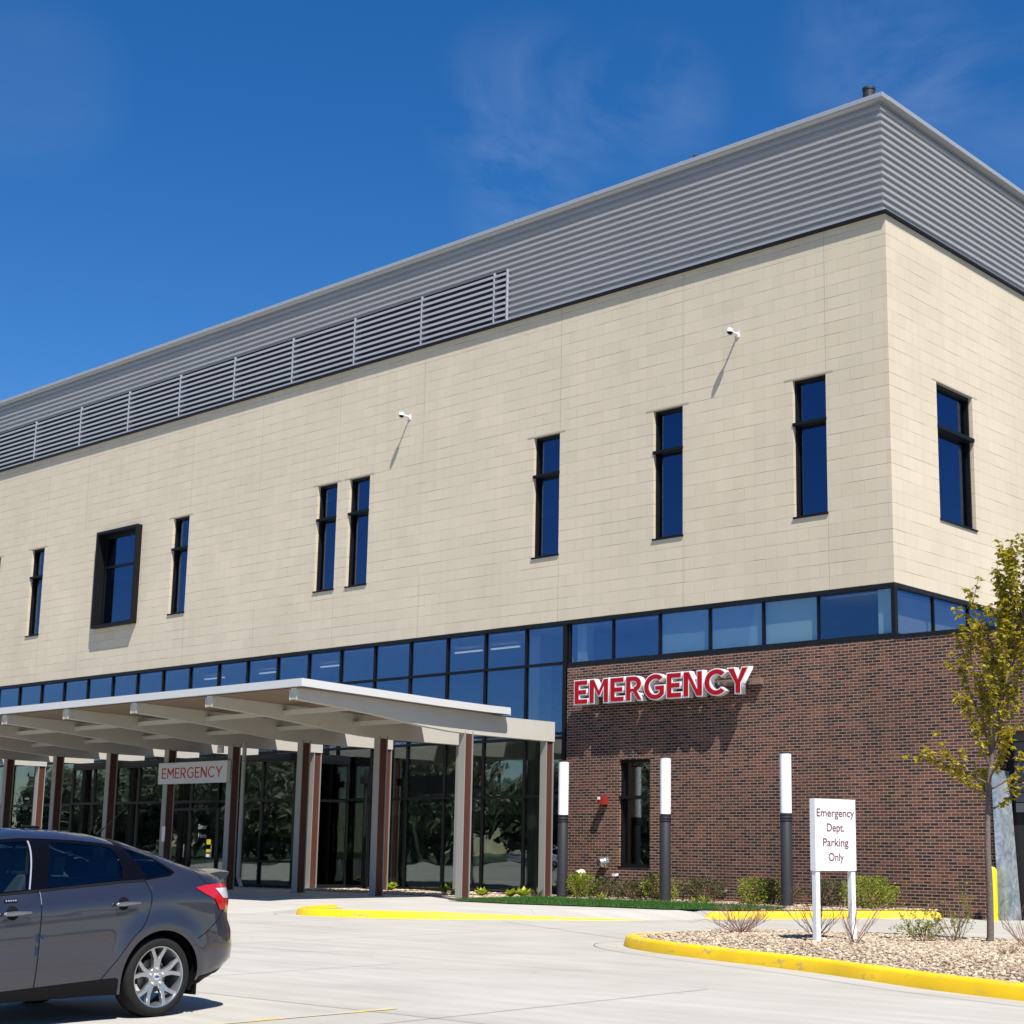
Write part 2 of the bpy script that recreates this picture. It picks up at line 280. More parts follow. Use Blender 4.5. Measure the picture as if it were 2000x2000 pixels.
# ------------------------------------------------------------------ setting: ground
def catmull(P, n=8):
    out = []
    for i in range(len(P)-1):
        p0 = Vector(P[max(i-1, 0)]); p1 = Vector(P[i]); p2 = Vector(P[i+1]); p3 = Vector(P[min(i+2, len(P)-1)])
        for k in range(n):
            t = k/n
            out.append(.5*((2*p1)+(-p0+p2)*t+(2*p0-5*p1+4*p2-p3)*t*t+(-p0+3*p1-3*p2+p3)*t*t*t))
    out.append(Vector(P[-1])); return out
g = MB(); g.quad((-400, -400, 0), (400, -400, 0), (400, 400, 0), (-400, 400, 0)); tag(g.build('ground', M_lawn), kind='structure')
g = MB(); g.quad((-75, -62, .004), (75, -62, .004), (75, 0.2, .004), (-75, 0.2, .004)); tag(g.build('driveway', M_conc), kind='structure')

def inset(P, d):   # offset an open polyline to its left
    o = []
    for i, p in enumerate(P):
        a = P[max(i-1, 0)]; b = P[min(i+1, len(P)-1)]; t = (b-a); t = Vector((t.x, t.y, 0)).normalized(); o.append(Vector((p.x-t.y*d, p.y+t.x*d, p.z)))
    return o
def kerb(name, P, hts, wd=.17):
    # outer foot P, swept upstand with eased nose; hts per point
    mb = MB(); prof = [(0, 0), (.028, .78), (.05, .95), (.085, 1.0), (wd, 1.0), (wd+.001, 0)]
    rows = []
    for i, p in enumerate(P):
        rows.append([inset(P, a)[i]+Vector((0, 0, .002+h*hts[i])) for a, h in prof])
    n = len(prof); vs = [q for r in rows for q in r]
    fs = [(i*n+j, (i+1)*n+j, (i+1)*n+j+1, i*n+j+1) for i in range(len(P)-1) for j in range(n-1)]
    mb.add(vs, fs); o = mb.build(name, M_yel, smooth=True); return tag(o, kind='structure')
def V2(P): return [Vector((x, y, 0)) for x, y in P]
KL = catmull(V2([(-8.05, -9.75), (-7.75, -10.2), (-7.1, -10.33), (-6.0, -10.1), (-5.0, -9.6), (-4.1, -8.75), (-3.1, -7.55), (-1.95, -6.35)]), 8)
nl = len(KL)
def ramp(t, a, b, c, d):
    if t < a: return t/a
    if t > c: return max(0, 1-(t-c)/(d-c))
    return 1
hl = []
for i in range(nl):
    t = i/(nl-1); hl.append(.14*(min(1, .35+t/.05*.65) if t < .05 else (1 if t < .62 else max(.02, 1-(t-.62)/.38))))
kerb('drive_kerb', KL, hl)
KR = catmull(V2([(-1.55, -4.95), (-1.25, -4.35), (-.72, -3.35), (-.15, -2.2), (.5, -1.05), (1.25, -.55)]), 8); nr = len(KR)
hr = [.15*min(1, .05+i/3.5) for i in range(nr)]; hr[-1] = .02; hr[-2] = .12
kerb('garage_kerb', KR, hr)
# walk: from kerb line back to y=-5.0 then level to wall
front = [Vector((-60, -11.5, .006)), Vector((-9.6, -11.3, .006)), Vector((-8.6, -10.7, .006))]+[Vector((p.x, p.y, .002+max(hl[i]-.006, .006))) for i, p in enumerate(inset(KL, .16)) if i > 1]
gap = [Vector((-1.75, -5.9, .007)), Vector((-1.6, -5.4, .007)), Vector((-1.5, -4.9, .02))]
kr = [Vector((p.x, p.y, .002+max(hr[i]-.01, .01))) for i, p in enumerate(inset(KR, .15))]
fr = front+gap+kr
mb = MB(); n = len(fr); vs = []
for p in fr:
    yb = min(-.0, max(p.y+2.0, -7.5)) if p.y < -3 else 0
    xb = p.x-.9 if p.x > -9 else p.x
    vs += [p, Vector((xb, max(p.y+.6, min(yb, -7.0)) if p.y < -7.6 else p.y+.5, .148)), Vector((xb, .15, .150))]
fs = [(i*3+j, (i+1)*3+j, (i+1)*3+j+1, i*3+j+1) for i in range(n-1) for j in range(2)]
b0_ = len(vs); vs += [Vector((p.x, p.y, -.01)) for p in fr]; fs += [(i*3, b0_+i, b0_+i+1, (i+1)*3) for i in range(n-1)]
mb.add(vs, fs); walk = mb.build('sidewalk', M_walk); tag(walk, kind='structure')
# painted nose of the ramp
def inpoly0(x, y, P):
    r = False; j = len(P)-1
    for i in range(len(P)):
        if (P[i][1] > y) != (P[j][1] > y) and x < (P[j][0]-P[i][0])*(y-P[i][1])/(P[j][1]-P[i][1])+P[i][0]: r = not r
        j = i
    return r
mb = MB(); pts = [(-9.3, -8.9), (-8.4, -9.6), (-7.9, -10.05), (-7.1, -10.15), (-6.9, -9.7), (-7.7, -9.2), (-8.6, -8.4)]
from mathutils.bvhtree import BVHTree
_bv = BVHTree.FromPolygons([v.co.copy() for v in walk.data.vertices], [tuple(p.vertices) for p in walk.data.polygons])
_g = []
for i in range(60):
    for j in range(60):
        x = -9.4+i*.045; y = -10.3+j*.035
        if inpoly0(x, y, pts):
            h_ = _bv.ray_cast(Vector((x, y, 2)), Vector((0, 0, -1)))[0]
            if h_: _g.append((i, j, h_.z+.006))
_d = {(i, j): k for k, (i, j, z) in enumerate(_g)}
mb.add([(-9.4+i*.045, -10.3+j*.035, z) for i, j, z in _g], [(_d[i, j], _d[i+1, j], _d[i+1, j+1], _d[i, j+1]) for i, j, z in _g if (i+1, j) in _d and (i, j+1) in _d and (i+1, j+1) in _d]); tag(mb.build('kerb_paint', M_yel), kind='structure')
# island
IS = [(2.62, -11.9), (2.6, -12.35), (2.85, -12.75), (3.35, -13.18), (4.16, -13.62), (5.4, -14.12), (6.25, -14.42), (7.44, -14.88), (8.4, -15.34), (9.4, -15.83), (10.6, -16.25), (13, -17.0), (17, -18.0)]
IB = [(17, -9.2), (12, -9.15), (7.5, -9.3), (5.7, -9.35), (4.0, -9.85), (3.1, -10.5), (2.72, -11.2), (2.62, -11.9)]
KI = catmull(V2(IS), 7); KB = catmull(V2(IB), 7)
KA = KB[:-1]+KI
kerb('island_kerb', KA, [.15]*len(KA), .2)
inn = inset(KA, .19)
mb = MB(); c = Vector((9, -12.6, 0)); rings = [0, .12, .35, .7, 1]; vs = []; n = len(inn)
for k in rings:
    for p in inn:
        q = p.lerp(c, k*.96); q.z = .125+.10*sin(min(k*1.6, 1)*pi/2); vs.append(q)
fs = [(r*n+i, r*n+(i+1) % n, (r+1)*n+(i+1) % n, (r+1)*n+i) for r in range(len(rings)-1) for i in range(n)]+[tuple((len(rings)-1)*n+i for i in range(n))]
mb.add(vs, fs); tag(mb.build('gravel_bed', M_bed, smooth=True), kind='structure')
def inpoly(x, y, P):
    r = False; j = len(P)-1
    for i in range(len(P)):
        if (P[i][1] > y) != (P[j][1] > y) and x < (P[j][0]-P[i][0])*(y-P[i][1])/(P[j][1]-P[i][1])+P[i][0]: r = not r
        j = i
    return r
def edge_dist(x, y, P):
    return min(hypot(x-p[0], y-p[1]) for p in P)
innp = [(p.x, p.y) for p in inn]
def isl_z(x, y):
    return .125+.10*sin(min(edge_dist(x, y, innp)/1.2, 1)*pi/2)
ICO = None
def pebbles(name, pts, zf, smin, smax, seed):
    rr = random.Random(seed); bm = bmesh.new(); bmesh.ops.create_icosphere(bm, subdivisions=1, radius=1); iv = [v.co.copy() for v in bm.verts]; iff = [tuple(v.index for v in f.verts) for f in bm.faces]; bm.free()
    V = []; Fc = []
    for x, y in pts:
        s = rr.uniform(smin, smax); a = rr.uniform(0, 2*pi); m = Matrix.Rotation(a, 3, 'Z') @ Matrix.Rotation(rr.uniform(-.5, .5), 3, 'X') @ Matrix.Diagonal((s, s*rr.uniform(.55, .9), s*rr.uniform(.35, .6)))
        z = zf(x, y)+s*.15; b = len(V)
        V += [tuple(m @ (v*rr.uniform(.85, 1.12))+Vector((x, y, z))) for v in iv]; Fc += [tuple(i+b for i in f) for f in iff]
    me = bpy.data.meshes.new(name); me.from_pydata(V, [], Fc); me.materials.append(M_stone); o = bpy.data.objects.new(name, me); COL.objects.link(o); return tag(o, kind='stuff')
pts = []; rr = random.Random(3)
while len(pts) < 26000:
    x = rr.uniform(2.6, 13); y = rr.uniform(-16.5, -9.2)
    if x > 11.0 and rr.random() < .5: continue
    if inpoly(x, y, innp): pts.append((x, y))
tag(pebbles('gravel', pts, isl_z, .012, .031, 5), 'loose cream and tan river stones filling the kerbed island bed', 'gravel')
# building bed right of kerb and along wall
mb = MB(); bedp = [(-9.9, -.02), (-9.9, -1.9), (-6.5, -1.9), (-3.4, -1.9), (-1.5, -2.2), (-.95, -3.2)]+[(p.x-.02, p.y+.02) for p in inset(KR, .17)[8:-2]]+[(.9, -.02)]
mb.add([(x, y, .165) for x, y in bedp], [tuple(range(len(bedp)))]); tag(mb.build('wall_bed', M_bed), kind='structure')
mb = MB(); bedq = [(-17.6, .08), (-17.6, -2.7), (-14, -2.7), (-11.5, -3.0), (-9.0, -3.2), (-9.0, -1.9), (-9.9, -1.9), (-9.9, .08)]
mb.add([(x, y, .163) for x, y in bedq], [tuple(range(len(bedq)))]); tag(mb.build('planting_bed', M_bed), kind='structure')
pts = []
while len(pts) < 7000:
    x = rr.uniform(-17.6, 1.0); y = rr.uniform(-3.8, -.05)
    if inpoly(x, y, bedp) or inpoly(x, y, bedq): pts.append((x, y))
tag(pebbles('gravel', pts, lambda x, y: .165, .02, .045, 6), 'pale stones in the narrow bed at the foot of the wall and glass', 'gravel')
# lawn strip
LAWN = [(-8.75, -5.1), (-6.5, -5.3), (-4.2, -4.9), (-2.7, -4.85), (-1.45, -4.0), (-.9, -3.2), (-1.5, -2.2), (-3.4, -1.85), (-6.5, -1.85), (-9.0, -1.85), (-9.0, -3.6)]
mb = MB(); mb.add([(x, y, .170) for x, y in LAWN], [tuple(range(len(LAWN)))]); tag(mb.build('lawn', M_lawn), kind='structure')
V = []; Fc = []
k = 0
while k < 26000:
    x = rr.uniform(-9.1, -.8); y = rr.uniform(-5.4, -1.8)
    if not inpoly(x, y, LAWN): continue
    k += 1; h = rr.uniform(.03, .075)*(1.15 if noise.noise(Vector((x, y, 0))) > 0 else .9); a = rr.uniform(0, 2*pi); dx = cos(a)*.006; dy = sin(a)*.006; lx = rr.uniform(-.03, .03); ly = rr.uniform(-.03, .03); b = len(V)
    V += [(x-dx, y-dy, .17), (x+dx, y+dy, .17), (x+lx, y+ly, .17+h)]; Fc.append((b, b+1, b+2))
me = bpy.data.meshes.new('grass'); me.from_pydata(V, [], Fc); me.materials.append(M_grass); o = bpy.data.objects.new('grass', me); COL.objects.link(o); tag(o, 'short green grass strip between the walk and the brick wall', 'grass', kind='stuff')
# concrete joints
mb = MB()
def jl(P, wd=.012, z=.009):
    P = [Vector((x, y, z)) for x, y in P]; A = inset(P, wd/2); B = inset(P, -wd/2); n = len(P)
    mb.add(A+B, [(i, i+1, n+i+1, n+i) for i in range(n-1)])
def wob(a, b, n=24, s=.012):
    o = []
    for i in range(n+1):
        t = i/n; x = a[0]+(b[0]-a[0])*t; y = a[1]+(b[1]-a[1])*t; q = noise.noise(Vector((x*1.5, y*1.5, 3.3)))*s; o.append((x+q, y+q))
    return o
for y in (-12.9, -17.0, -21.2, -25.4): jl(wob((-30, y-.8), (2.3 if y > -18 else 16, y+.05), 60))
for x in (-14.5, -10.0, -5.4, -1.0, 3.4, 7.9): jl(wob((x, -11.2 if x < -8 else (-10.9 if x < -3 else (-8.5 if x < 2 else -17.5))), (x+.7, -40), 50))
go = inset([Vector(p) for p in KI], -.42); jl([(p.x, p.y) for p in go], .012)
go = inset([Vector(p) for p in KL], -.42); jl([(p.x, p.y) for p in go], .012)
jl([(-1.9, -6.9), (.2, -3.2), (1.6, -1.3), (4, -1.1)], .010)
jl(wob((-3.3, -8.9), (2.0, -11.6)), .014); jl(wob((-1.4, -5.0), (6.0, -6.4)), .012)
jl(wob((.5, -17.6), (3.6, -14.6), 30, .08), .008); jl(wob((3.0, -19.0), (6.6, -15.6), 30, .09), .007); jl(wob((-6, -14.2), (-2.2, -13.3), 30, .09), .007)
tag(mb.build('pavement_joint', M_joint), kind='structure')
mb = MB(); mb.quad((7.08, -25.5, .0085), (7.18, -25.5, .0085), (7.27, -21.0, .0085), (7.17, -21.0, .0085))
M_line = paintwear('worn_yellow_line', (.62, .46, .12), (.40, .37, .31), .47); tag(mb.build('parking_line', M_line), kind='structure')

# ------------------------------------------------------------------ building
B0 = (-10, 0, 0)
bld = thing('hospital_building', B0, 'large hospital of cream stone over brown brick with blue glass band and ribbed metal top', 'building')
def bmb(): return MB(B0)
def wall_y(mb, x0, x1, z0, z1, Y, holes, dep):
    xs = sorted({x0, x1, *[h[0] for h in holes], *[h[1] for h in holes]}); zs = sorted({z0, z1, *[h[2] for h in holes], *[h[3] for h in holes]})
    for a, b in zip(xs, xs[1:]):
        for c, d in zip(zs, zs[1:]):
            mx, mz = (a+b)/2, (c+d)/2
            if any(h[0] < mx < h[1] and h[2] < mz < h[3] for h in holes): continue
            mb.quad((a, Y, c), (b, Y, c), (b, Y, d), (a, Y, d))
    for h in holes:
        mb.quad((h[0], Y, h[2]), (h[0], Y+dep, h[2]), (h[0], Y+dep, h[3]), (h[0], Y, h[3])); mb.quad((h[1], Y, h[2]), (h[1], Y+dep, h[2]), (h[1], Y+dep, h[3]), (h[1], Y, h[3]))
        mb.quad((h[0], Y, h[2]), (h[1], Y, h[2]), (h[1], Y+dep, h[2]), (h[0], Y+dep, h[2])); mb.quad((h[0], Y, h[3]), (h[1], Y, h[3]), (h[1], Y+dep, h[3]), (h[0], Y+dep, h[3]))
def wall_x(mb, y0, y1, z0, z1, X, holes, dep):
    ys = sorted({y0, y1, *[h[0] for h in holes], *[h[1] for h in holes]}); zs = sorted({z0, z1, *[h[2] for h in holes], *[h[3] for h in holes]})
    for a, b in zip(ys, ys[1:]):
        for c, d in zip(zs, zs[1:]):
            my, mz = (a+b)/2, (c+d)/2
            if any(h[0] < my < h[1] and h[2] < mz < h[3] for h in holes): continue
            mb.quad((X, a, c), (X, b, c), (X, b, d), (X, a, d))
    for h in holes:
        mb.quad((X, h[0], h[2]), (X+dep, h[0], h[2]), (X+dep, h[0], h[3]), (X, h[0], h[3])); mb.quad((X, h[1], h[2]), (X+dep, h[1], h[2]), (X+dep, h[1], h[3]), (X, h[1], h[3]))
        mb.quad((X, h[0], h[2]), (X, h[1], h[2]), (X+dep, h[1], h[2]), (X+dep, h[0], h[2])); mb.quad((X, h[0], h[3]), (X, h[1], h[3]), (X+dep, h[1], h[3]), (X+dep, h[0], h[3]))
ZB, ZT = 7.27, 16.04; WZ0, WZ1, WM = 9.08, 12.45, 11.35
WX = [(-2.63, -1.70), (-6.90, -5.95), (-11.11, -10.15), (-18.88, -17.93), (-20.40, -19.45), (-28.22, -27.27), (-37.62, -36.70), (-41.0, -40.0), (-46.5, -45.5)]
BOX = (-32.75, -30.12)
holes = [(a, b, WZ0, WZ1) for a, b in WX]+[(BOX[0]+.03, BOX[1]-.03, WZ0-.1, WZ1)]
XL = -62.
mb = bmb(); wall_y(mb, XL, 0, ZB, ZT, 0, holes, .16)
RW = [(2.2, 4.0, WZ0, WZ1), (9.2, 11.0, WZ0, WZ1)]
wall_x(mb, 0, 24, ZB, ZT, 0, RW, -.16)
mb.quad((XL, 0, ZB), (0, 0, ZB), (0, .12, ZB), (XL, .12, ZB)); mb.build('stone_wall', M_block, bld, fix=False)
M_seal = simple('joint_sealant', (.30, .27, .21), .8)
for x in (-1.69, -5.94, -10.14, -15.6, -19.44, -23.4, -27.26, -33.9, -36.69):
    for a, b in ((ZB, WZ0-.03), (WZ1+.05, ZT)): mb = bmb(); mb.box(x-.005, x+.005, -.0015, 0, a, b); mb.build('control_joint', M_seal, bld)
# windows
def window_y(x0, x1, z0, z1, zm, shade=0, yo=.10, g=None):
    fr = bmb()
    for a, b, c, d in ((x0, x0+.055, z0, z1), (x1-.055, x1, z0, z1), (x0+.055, x1-.055, z0, z0+.06), (x0+.055, x1-.055, z1-.07, z1), (x0+.055, x1-.055, zm-.035, zm+.035)): fr.box(a, b, yo, yo+.17, c, d)
    fr.box(x0-.01, x1+.01, -.02, yo, zm-.04, zm+.035) if yo > 0.05 else None
    f = fr.build('window', M_blk, bld)
    p = bmb(); p.box(x0+.05, x1-.05, yo+.10, yo+.112, z0+.05, z1-.06); p.build('pane', g or M_gupper, f).matrix_parent_inverse = Matrix()
    s = bmb(); s.box(x0-.02, x1+.02, -.035, yo+.001, z0-.03, z0+.012); s.build('sill', M_blk, f)
    if z1 > 9: s = bmb(); s.box(x0-.24, x1+.2, -.006, .03, z1+.002, z1+.045); s.build('lintel', simple('lintel_edge', (.36, .32, .26), .7) if 'lintel_edge' not in bpy.data.materials else bpy.data.materials['lintel_edge'], f)
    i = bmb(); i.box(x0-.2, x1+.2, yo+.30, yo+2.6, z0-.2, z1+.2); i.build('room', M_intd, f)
    if shade: s = bmb(); s.box(x0+.06, x1-.06, yo+.135, yo+.145, z1-shade, z1-.05); s.build('blind', M_shade, f)
    return f
for (a, b), sh in zip(WX, (1.0, 0, 2.2, .9, .5, 0, .9, 0, 0)): window_y(a, b, WZ0, WZ1, WM, sh)
# box window
a, b = BOX
fr = bmb(); P = .21; z0, z1 = WZ0-.13, WZ1+.03
fr.box(a, a+.1, -P, .4, z0, z1); fr.box(b-.1, b, -P, .4, z0, z1); fr.box(a+.1, b-.1, -P, .4, z0, z0+.1); fr.box(a+.1, b-.1, -P, .4, z1-.1, z1)
fr.box(a+.14, b, -P-.03, -P, z0-.02, z0+.05)
for x in (a+.1, b-.20): fr.box(x, x+.10, .13, .4, z0+.1, z1-.1)
fr.box(a+.2, b-.2, .13, .4, WM-.19, WM-.11); fr.box(a+.2, b-.2, .13, .4, z0+.1, z0+.2); fr.box(a+.2, b-.2, .13, .4, z1-.22, z1-.1)
f = fr.build('projecting_window', M_blk, bld)
p = bmb(); p.box(a+.2, b-.2, .18, .19, z0+.15, z1-.15); p.build('pane', M_gupper, f)
s = bmb(); s.box(a+.25, b-.25, .36, .37, z1-1.75, z1-.2); s.build('blind', M_shade, f)
s = bmb(); s.box(a, b, .55, 2.6, z0, z1); s.build('room', M_intd, f)
# right-facade windows
for y0, y1, z0, z1 in RW:
    fr = bmb(); X = -.10
    for c, d, e, g2 in ((y0, y0+.06, z0, z1), (y1-.06, y1, z0, z1), (y0+.06, y1-.06, z0, z0+.06), (y0+.06, y1-.06, z1-.09, z1), (y0+.06, y1-.06, WM-.05, WM+.05)): fr.box(X-.17, X, c, d, e, g2)
    fr.box(-.10, .03, y0-.01, y1+.01, WM-.05, WM+.04)
    f = fr.build('window', M_blk, bld)
    p = bmb(); p.box(X-.112, X-.10, y0+.05, y1-.05, z0+.05, z1-.08); p.build('pane', M_gupper, f)
    s = bmb(); s.box(X-.001, .035, y0-.02, y1+.02, z0-.03, z0+.012); s.build('sill', M_blk, f)
    s = bmb(); s.box(-.03, .006, y0-.2, y1+.24, z1+.002, z1+.03); s.build('lintel', bpy.data.materials['lintel_edge'], f)
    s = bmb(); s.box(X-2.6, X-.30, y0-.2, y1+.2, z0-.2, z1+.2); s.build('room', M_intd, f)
# metal siding
PIT_ = .1815
def ribprof():
    z = 16.08; o = []
    k = 0
    while z < 18.9:
        o += [(z, 0.0), (z+.070, 0.0), (z+.078, .07), (z+.152, .07), (z+.179, .002)]; z += PIT_
    return [p for p in o if p[0] < 18.95]
RP = ribprof()
def siding(mb, a, b, zlo=0, zhi=99):
    # mitred at the corner
    pr = [p for p in RP if zlo <= p[0] <= zhi]; vs = []
    for z, d in pr: vs += [(a, .19-d, z), (b if b < -.25 else -.19+d, .19-d, z)]
    mb.add(vs, [(2*i, 2*i+1, 2*i+3, 2*i+2) for i in range(len(pr)-1)])
mb = bmb(); siding(mb, -12.37, 0); siding(mb, XL, -12.37, 17.68, 99)
vs = []
for z, d in RP: vs += [(-.19+d, .19-d, z), (-.19+d, 24, z)]
mb.add(vs, [(2*i, 2*i+1, 2*i+3, 2*i+2) for i in range(len(RP)-1)])
mb.build('metal_siding', M_siding, bld, fix=False)
mb = bmb()
mb.box(XL, .0, -.012, .30, 18.94, 19.05); mb.box(-.30, .012, .30, 24, 18.94, 19.05)
for x in range(-60, 0, 3): mb.box(x-.03, x+.03, -.018, .31, 18.95, 19.056)
mb.build('coping', M_coping, bld)
mb = bmb(); mb.box(XL, .085, -.11, .3, 15.985, 16.045); mb.box(-.3, .085, .3, 24, 15.985, 16.045); mb.build('base_flashing', M_flash, bld)
mb = bmb(); mb.box(XL, -.06, .06, .2, 16.045, 16.085); mb.box(-.2, -.06, .2, 24, 16.045, 16.085); mb.build('siding_trim', M_blade, bld)
mb = bmb(); mb.quad((XL, .25, 18.6), (-.25, .25, 18.6), (-.25, 24, 18.6), (XL, 24, 18.6)); mb.quad((XL, 24, 0), (0, 24, 0), (0, 24, 19), (XL, 24, 19)); mb.quad((XL, 0, 0), (XL, 24, 0), (XL, 24, 19), (XL, 0, 19)); mb.build('roof', simple('roof_membrane', (.3, .3, .3), .9), bld)
# louvers: bays
verts_x = [-12.37, -12.89, -15.95, -19.03, -22.11, -25.26, -28.44, -31.66, -34.93, -38.22, -41.5, -44.8, -48.1, -51.4]
mb = bmb(); mb.quad((XL, .42, 16.0), (-12.3, .42, 16.0), (-12.3, .42, 17.8), (XL, .42, 17.8)); mb.build('louver_backing', M_lback, bld)
for xa, xb in zip(verts_x, verts_x[1:]):
    fr = bmb(); fr.box(xb-.02, xb+.02, .07, .36, 16.085, 17.69)
    if xa == -12.37: fr.box(xa-.02, xa+.02, .07, .36, 16.085, 17.69)
    f = fr.build('louver', M_blade, bld)
    bl = bmb()
    for k in range(9):
        z = 16.12+k*.176
        bl.add([(xb+.035, .08, z), (xa-.035, .08, z), (xa-.035, .08, z+.078), (xb+.035, .08, z+.078), (xb+.035, .22, z+.11), (xa-.035, .22, z+.11), (xa-.035, .22, z+.14), (xb+.035, .22, z+.14)],
               [(0, 1, 2, 3), (3, 2, 6, 7), (4, 5, 1, 0), (7, 6, 5, 4)])
    bl.build('blade', M_blade, f)
for x, y, h, r in ((-1.53, 2.0, 20.42, .155), (-7.0, 2.0, 20.22, .10)):
    mb = bmb(); mb.tube((x, y, 18.6), (x, y, h), r, n=20); mb.lathe((x, y, h-.06), (0, 0, 1), [(0, r), (0, r+.015), (.06, r+.015), (.06, r-.02), (-.3, r-.02)], 20); mb.build('vent_pipe', M_pole, bld, smooth=True)
# strip glazing z 6.16..7.20 and curtain wall
mb = bmb(); mb.box(XL, .0, .0, .20, 7.17, 7.268); mb.box(-.2, .0, .2, 24, 7.17, 7.268); mb.box(-9.74, .02, -.015, .20, 6.0, 6.14); mb.box(-.2, 2.9, .2, .35, 6.0, 6.12); mb.build('strip_frame', M_flash, bld)
mull = [-.19+.19, -2.06, -3.60, -5.18, -6.74, -8.27, -9.76]
gmull = [-9.80]+[-9.90-1.51-(i)*1.54 for i in range(0, 22)]
gmull = [-9.84, -11.34, -12.89, -14.41, -15.95, -17.50, -19.05, -20.58, -22.12, -23.68, -25.23, -26.82, -28.4, -29.95, -31.5, -33.12, -34.72, -36.30, -37.9, -39.5, -41.1, -42.7, -44.3, -45.9, -47.5, -49.1, -50.7, -52.3]
for xa, xb in zip(mull, mull[1:]):
    fr = bmb(); fr.box(xb-.02, xb+.02, .05, .15, 6.14, 7.17)
    if xa == 0: fr.box(-.10, -.0, .0, .12, 6.14, 7.17)
    f = fr.build('strip_window', M_blk, bld); p = bmb(); p.box(xb+.02, xa-.02 if xa < 0 else -.10, .09, .102, 6.14, 7.17); p.build('pane', M_gstrip, f)
    if xb < -3 and xb > -7.5: s = bmb(); s.box(xb+.03, xa-.03, .16, .17, 6.14, 7.17); s.build('blind', M_shade, f)
    if xb == -2.06: s = bmb(); s.box(-.52, -.12, .16, .17, 6.14, 7.17); s.build('blind', M_shade, f)
    if xb == -9.76: s = bmb(); s.box(-9.62, -9.3, .22, .5, 6.14, 7.17); s.build('column_casing', M_shade, f)
for ya, yb in ((.12, 1.85), (1.85, 3.55), (3.55, 5.25), (5.25, 7.0), (7, 9), (9, 11)):
    fr = bmb(); fr.box(-.12, -.04, yb-.02, yb+.02, 6.0, 7.17); f = fr.build('strip_window', M_blk, bld); p = bmb(); p.box(-.09, -.078, ya, yb-.02, 6.0, 7.17); p.build('pane', M_gstrip, f)
# curtain wall: verticals as mullions, glass per bay (three storeys of panes)
CZ = [.20, 2.69, 4.20, 6.16, 7.20]
for xa, xb in zip(gmull, gmull[1:]):
    fr = bmb(); th = .028
    fr.box(xb-th, xb+th, .05, .20, .15, 7.17)
    if xa == gmull[0]: fr.box(xa-.10, xa+.02, .0, .20, .15, 7.17)
    for z in CZ[:4]: fr.box(xb+th, xa-(th if xa != gmull[0] else .1), .055, .18, z-.035, z+.035)
    f = fr.build('curtain_window', M_blk, bld)
    p = bmb(); p.mat(M_gstrip).box(xb+th, xa-th, .10, .112, 4.2, 7.17); p.mat(M_glow).box(xb+th, xa-th, .10, .112, .2, 4.2); p.build('pane', None, f)
# brick lower storey
mb = bmb(); BW = (-7.95, -6.96, .93, 3.56)
wall_y(mb, -9.74, 2.28, .0, 6.0, -.02, [BW], .14); mb.quad((2.28, -.02, 0), (2.28, .5, 0), (2.28, .5, 3.85), (2.28, -.02, 3.85))
mb.quad((2.28, -.02, 3.85), (14, -.02, 3.85), (14, -.02, 6.0), (2.28, -.02, 6.0)); mb.quad((2.28, -.02, 3.85), (14, -.02, 3.85), (14, .5, 3.85), (2.28, .5, 3.85)); mb.quad((-9.74, -.02, 0), (-9.74, .1, 0), (-9.74, .1, 6), (-9.74, -.02, 6))
mb.build('brick_wall', M_brick, bld, fix=False)
mb = bmb(); mb.quad((-62, -.02, 0), (-52.3, -.02, 0), (-52.3, -.02, 7.2), (-62, -.02, 7.2)); mb.build('brick_wall', M_brick, bld, fix=False)
mb = bmb(); mb.box(0.0, 14, -.04, .35, 6.0, 6.09); mb.build('brick_coping', M_flash, bld)
mb = bmb(); mb.quad((0, .3, 5.99), (14, .3, 5.99), (14, 24, 5.99), (0, 24, 5.99)); mb.quad((14, 0, 0), (14, 24, 0), (14, 24, 6), (14, 0, 6)); mb.build('garage_roof', bpy.data.materials['roof_membrane'], bld)
M_bseal = simple('brick_sealant', (.16, .10, .08), .8)
for x in (-4.55, -.95): mb = bmb(); mb.box(x-.006, x+.006, -.0215, -.02, .15, 6.0); mb.build('brick_joint', M_bseal, bld)
f = window_y(BW[0], BW[1], BW[2], BW[3], 2.63, 0, .06, M_glow)
# garage
mb = bmb(); mb.mat(M_dark).box(2.3, 13.9, .5, 16, .02, 3.9); mb.build('garage_interior', None, bld)
mb = bmb()
for k in range(8): mb.box(2.5, 13.8, .42+.0*k, .47, 2.2+k*.21, 2.2+k*.21+.19)
mb.build('garage_door_panel', simple('garage_panel', (.06, .065, .07), .6), bld)
# steel guard
mb = MB((2.4, -.1, 0)); mb.prism([(2.30, -.13, 0), (2.53, -.13, 0), (2.36, -.13, 3.05), (2.24, -.13, 3.05)], (0, .02, 0)); 
mb.prism([(2.53, -.11, 0), (2.53, .42, 0), (2.37, .42, 3.05), (2.36, -.11, 3.05)], (-.012, 0, 0))
g = thing('jamb_guard', (2.4, -.1, 0), 'galvanised steel corner guard beside the dark garage opening', 'guard'); o = mb.build('guard_plate', M_galv, g)
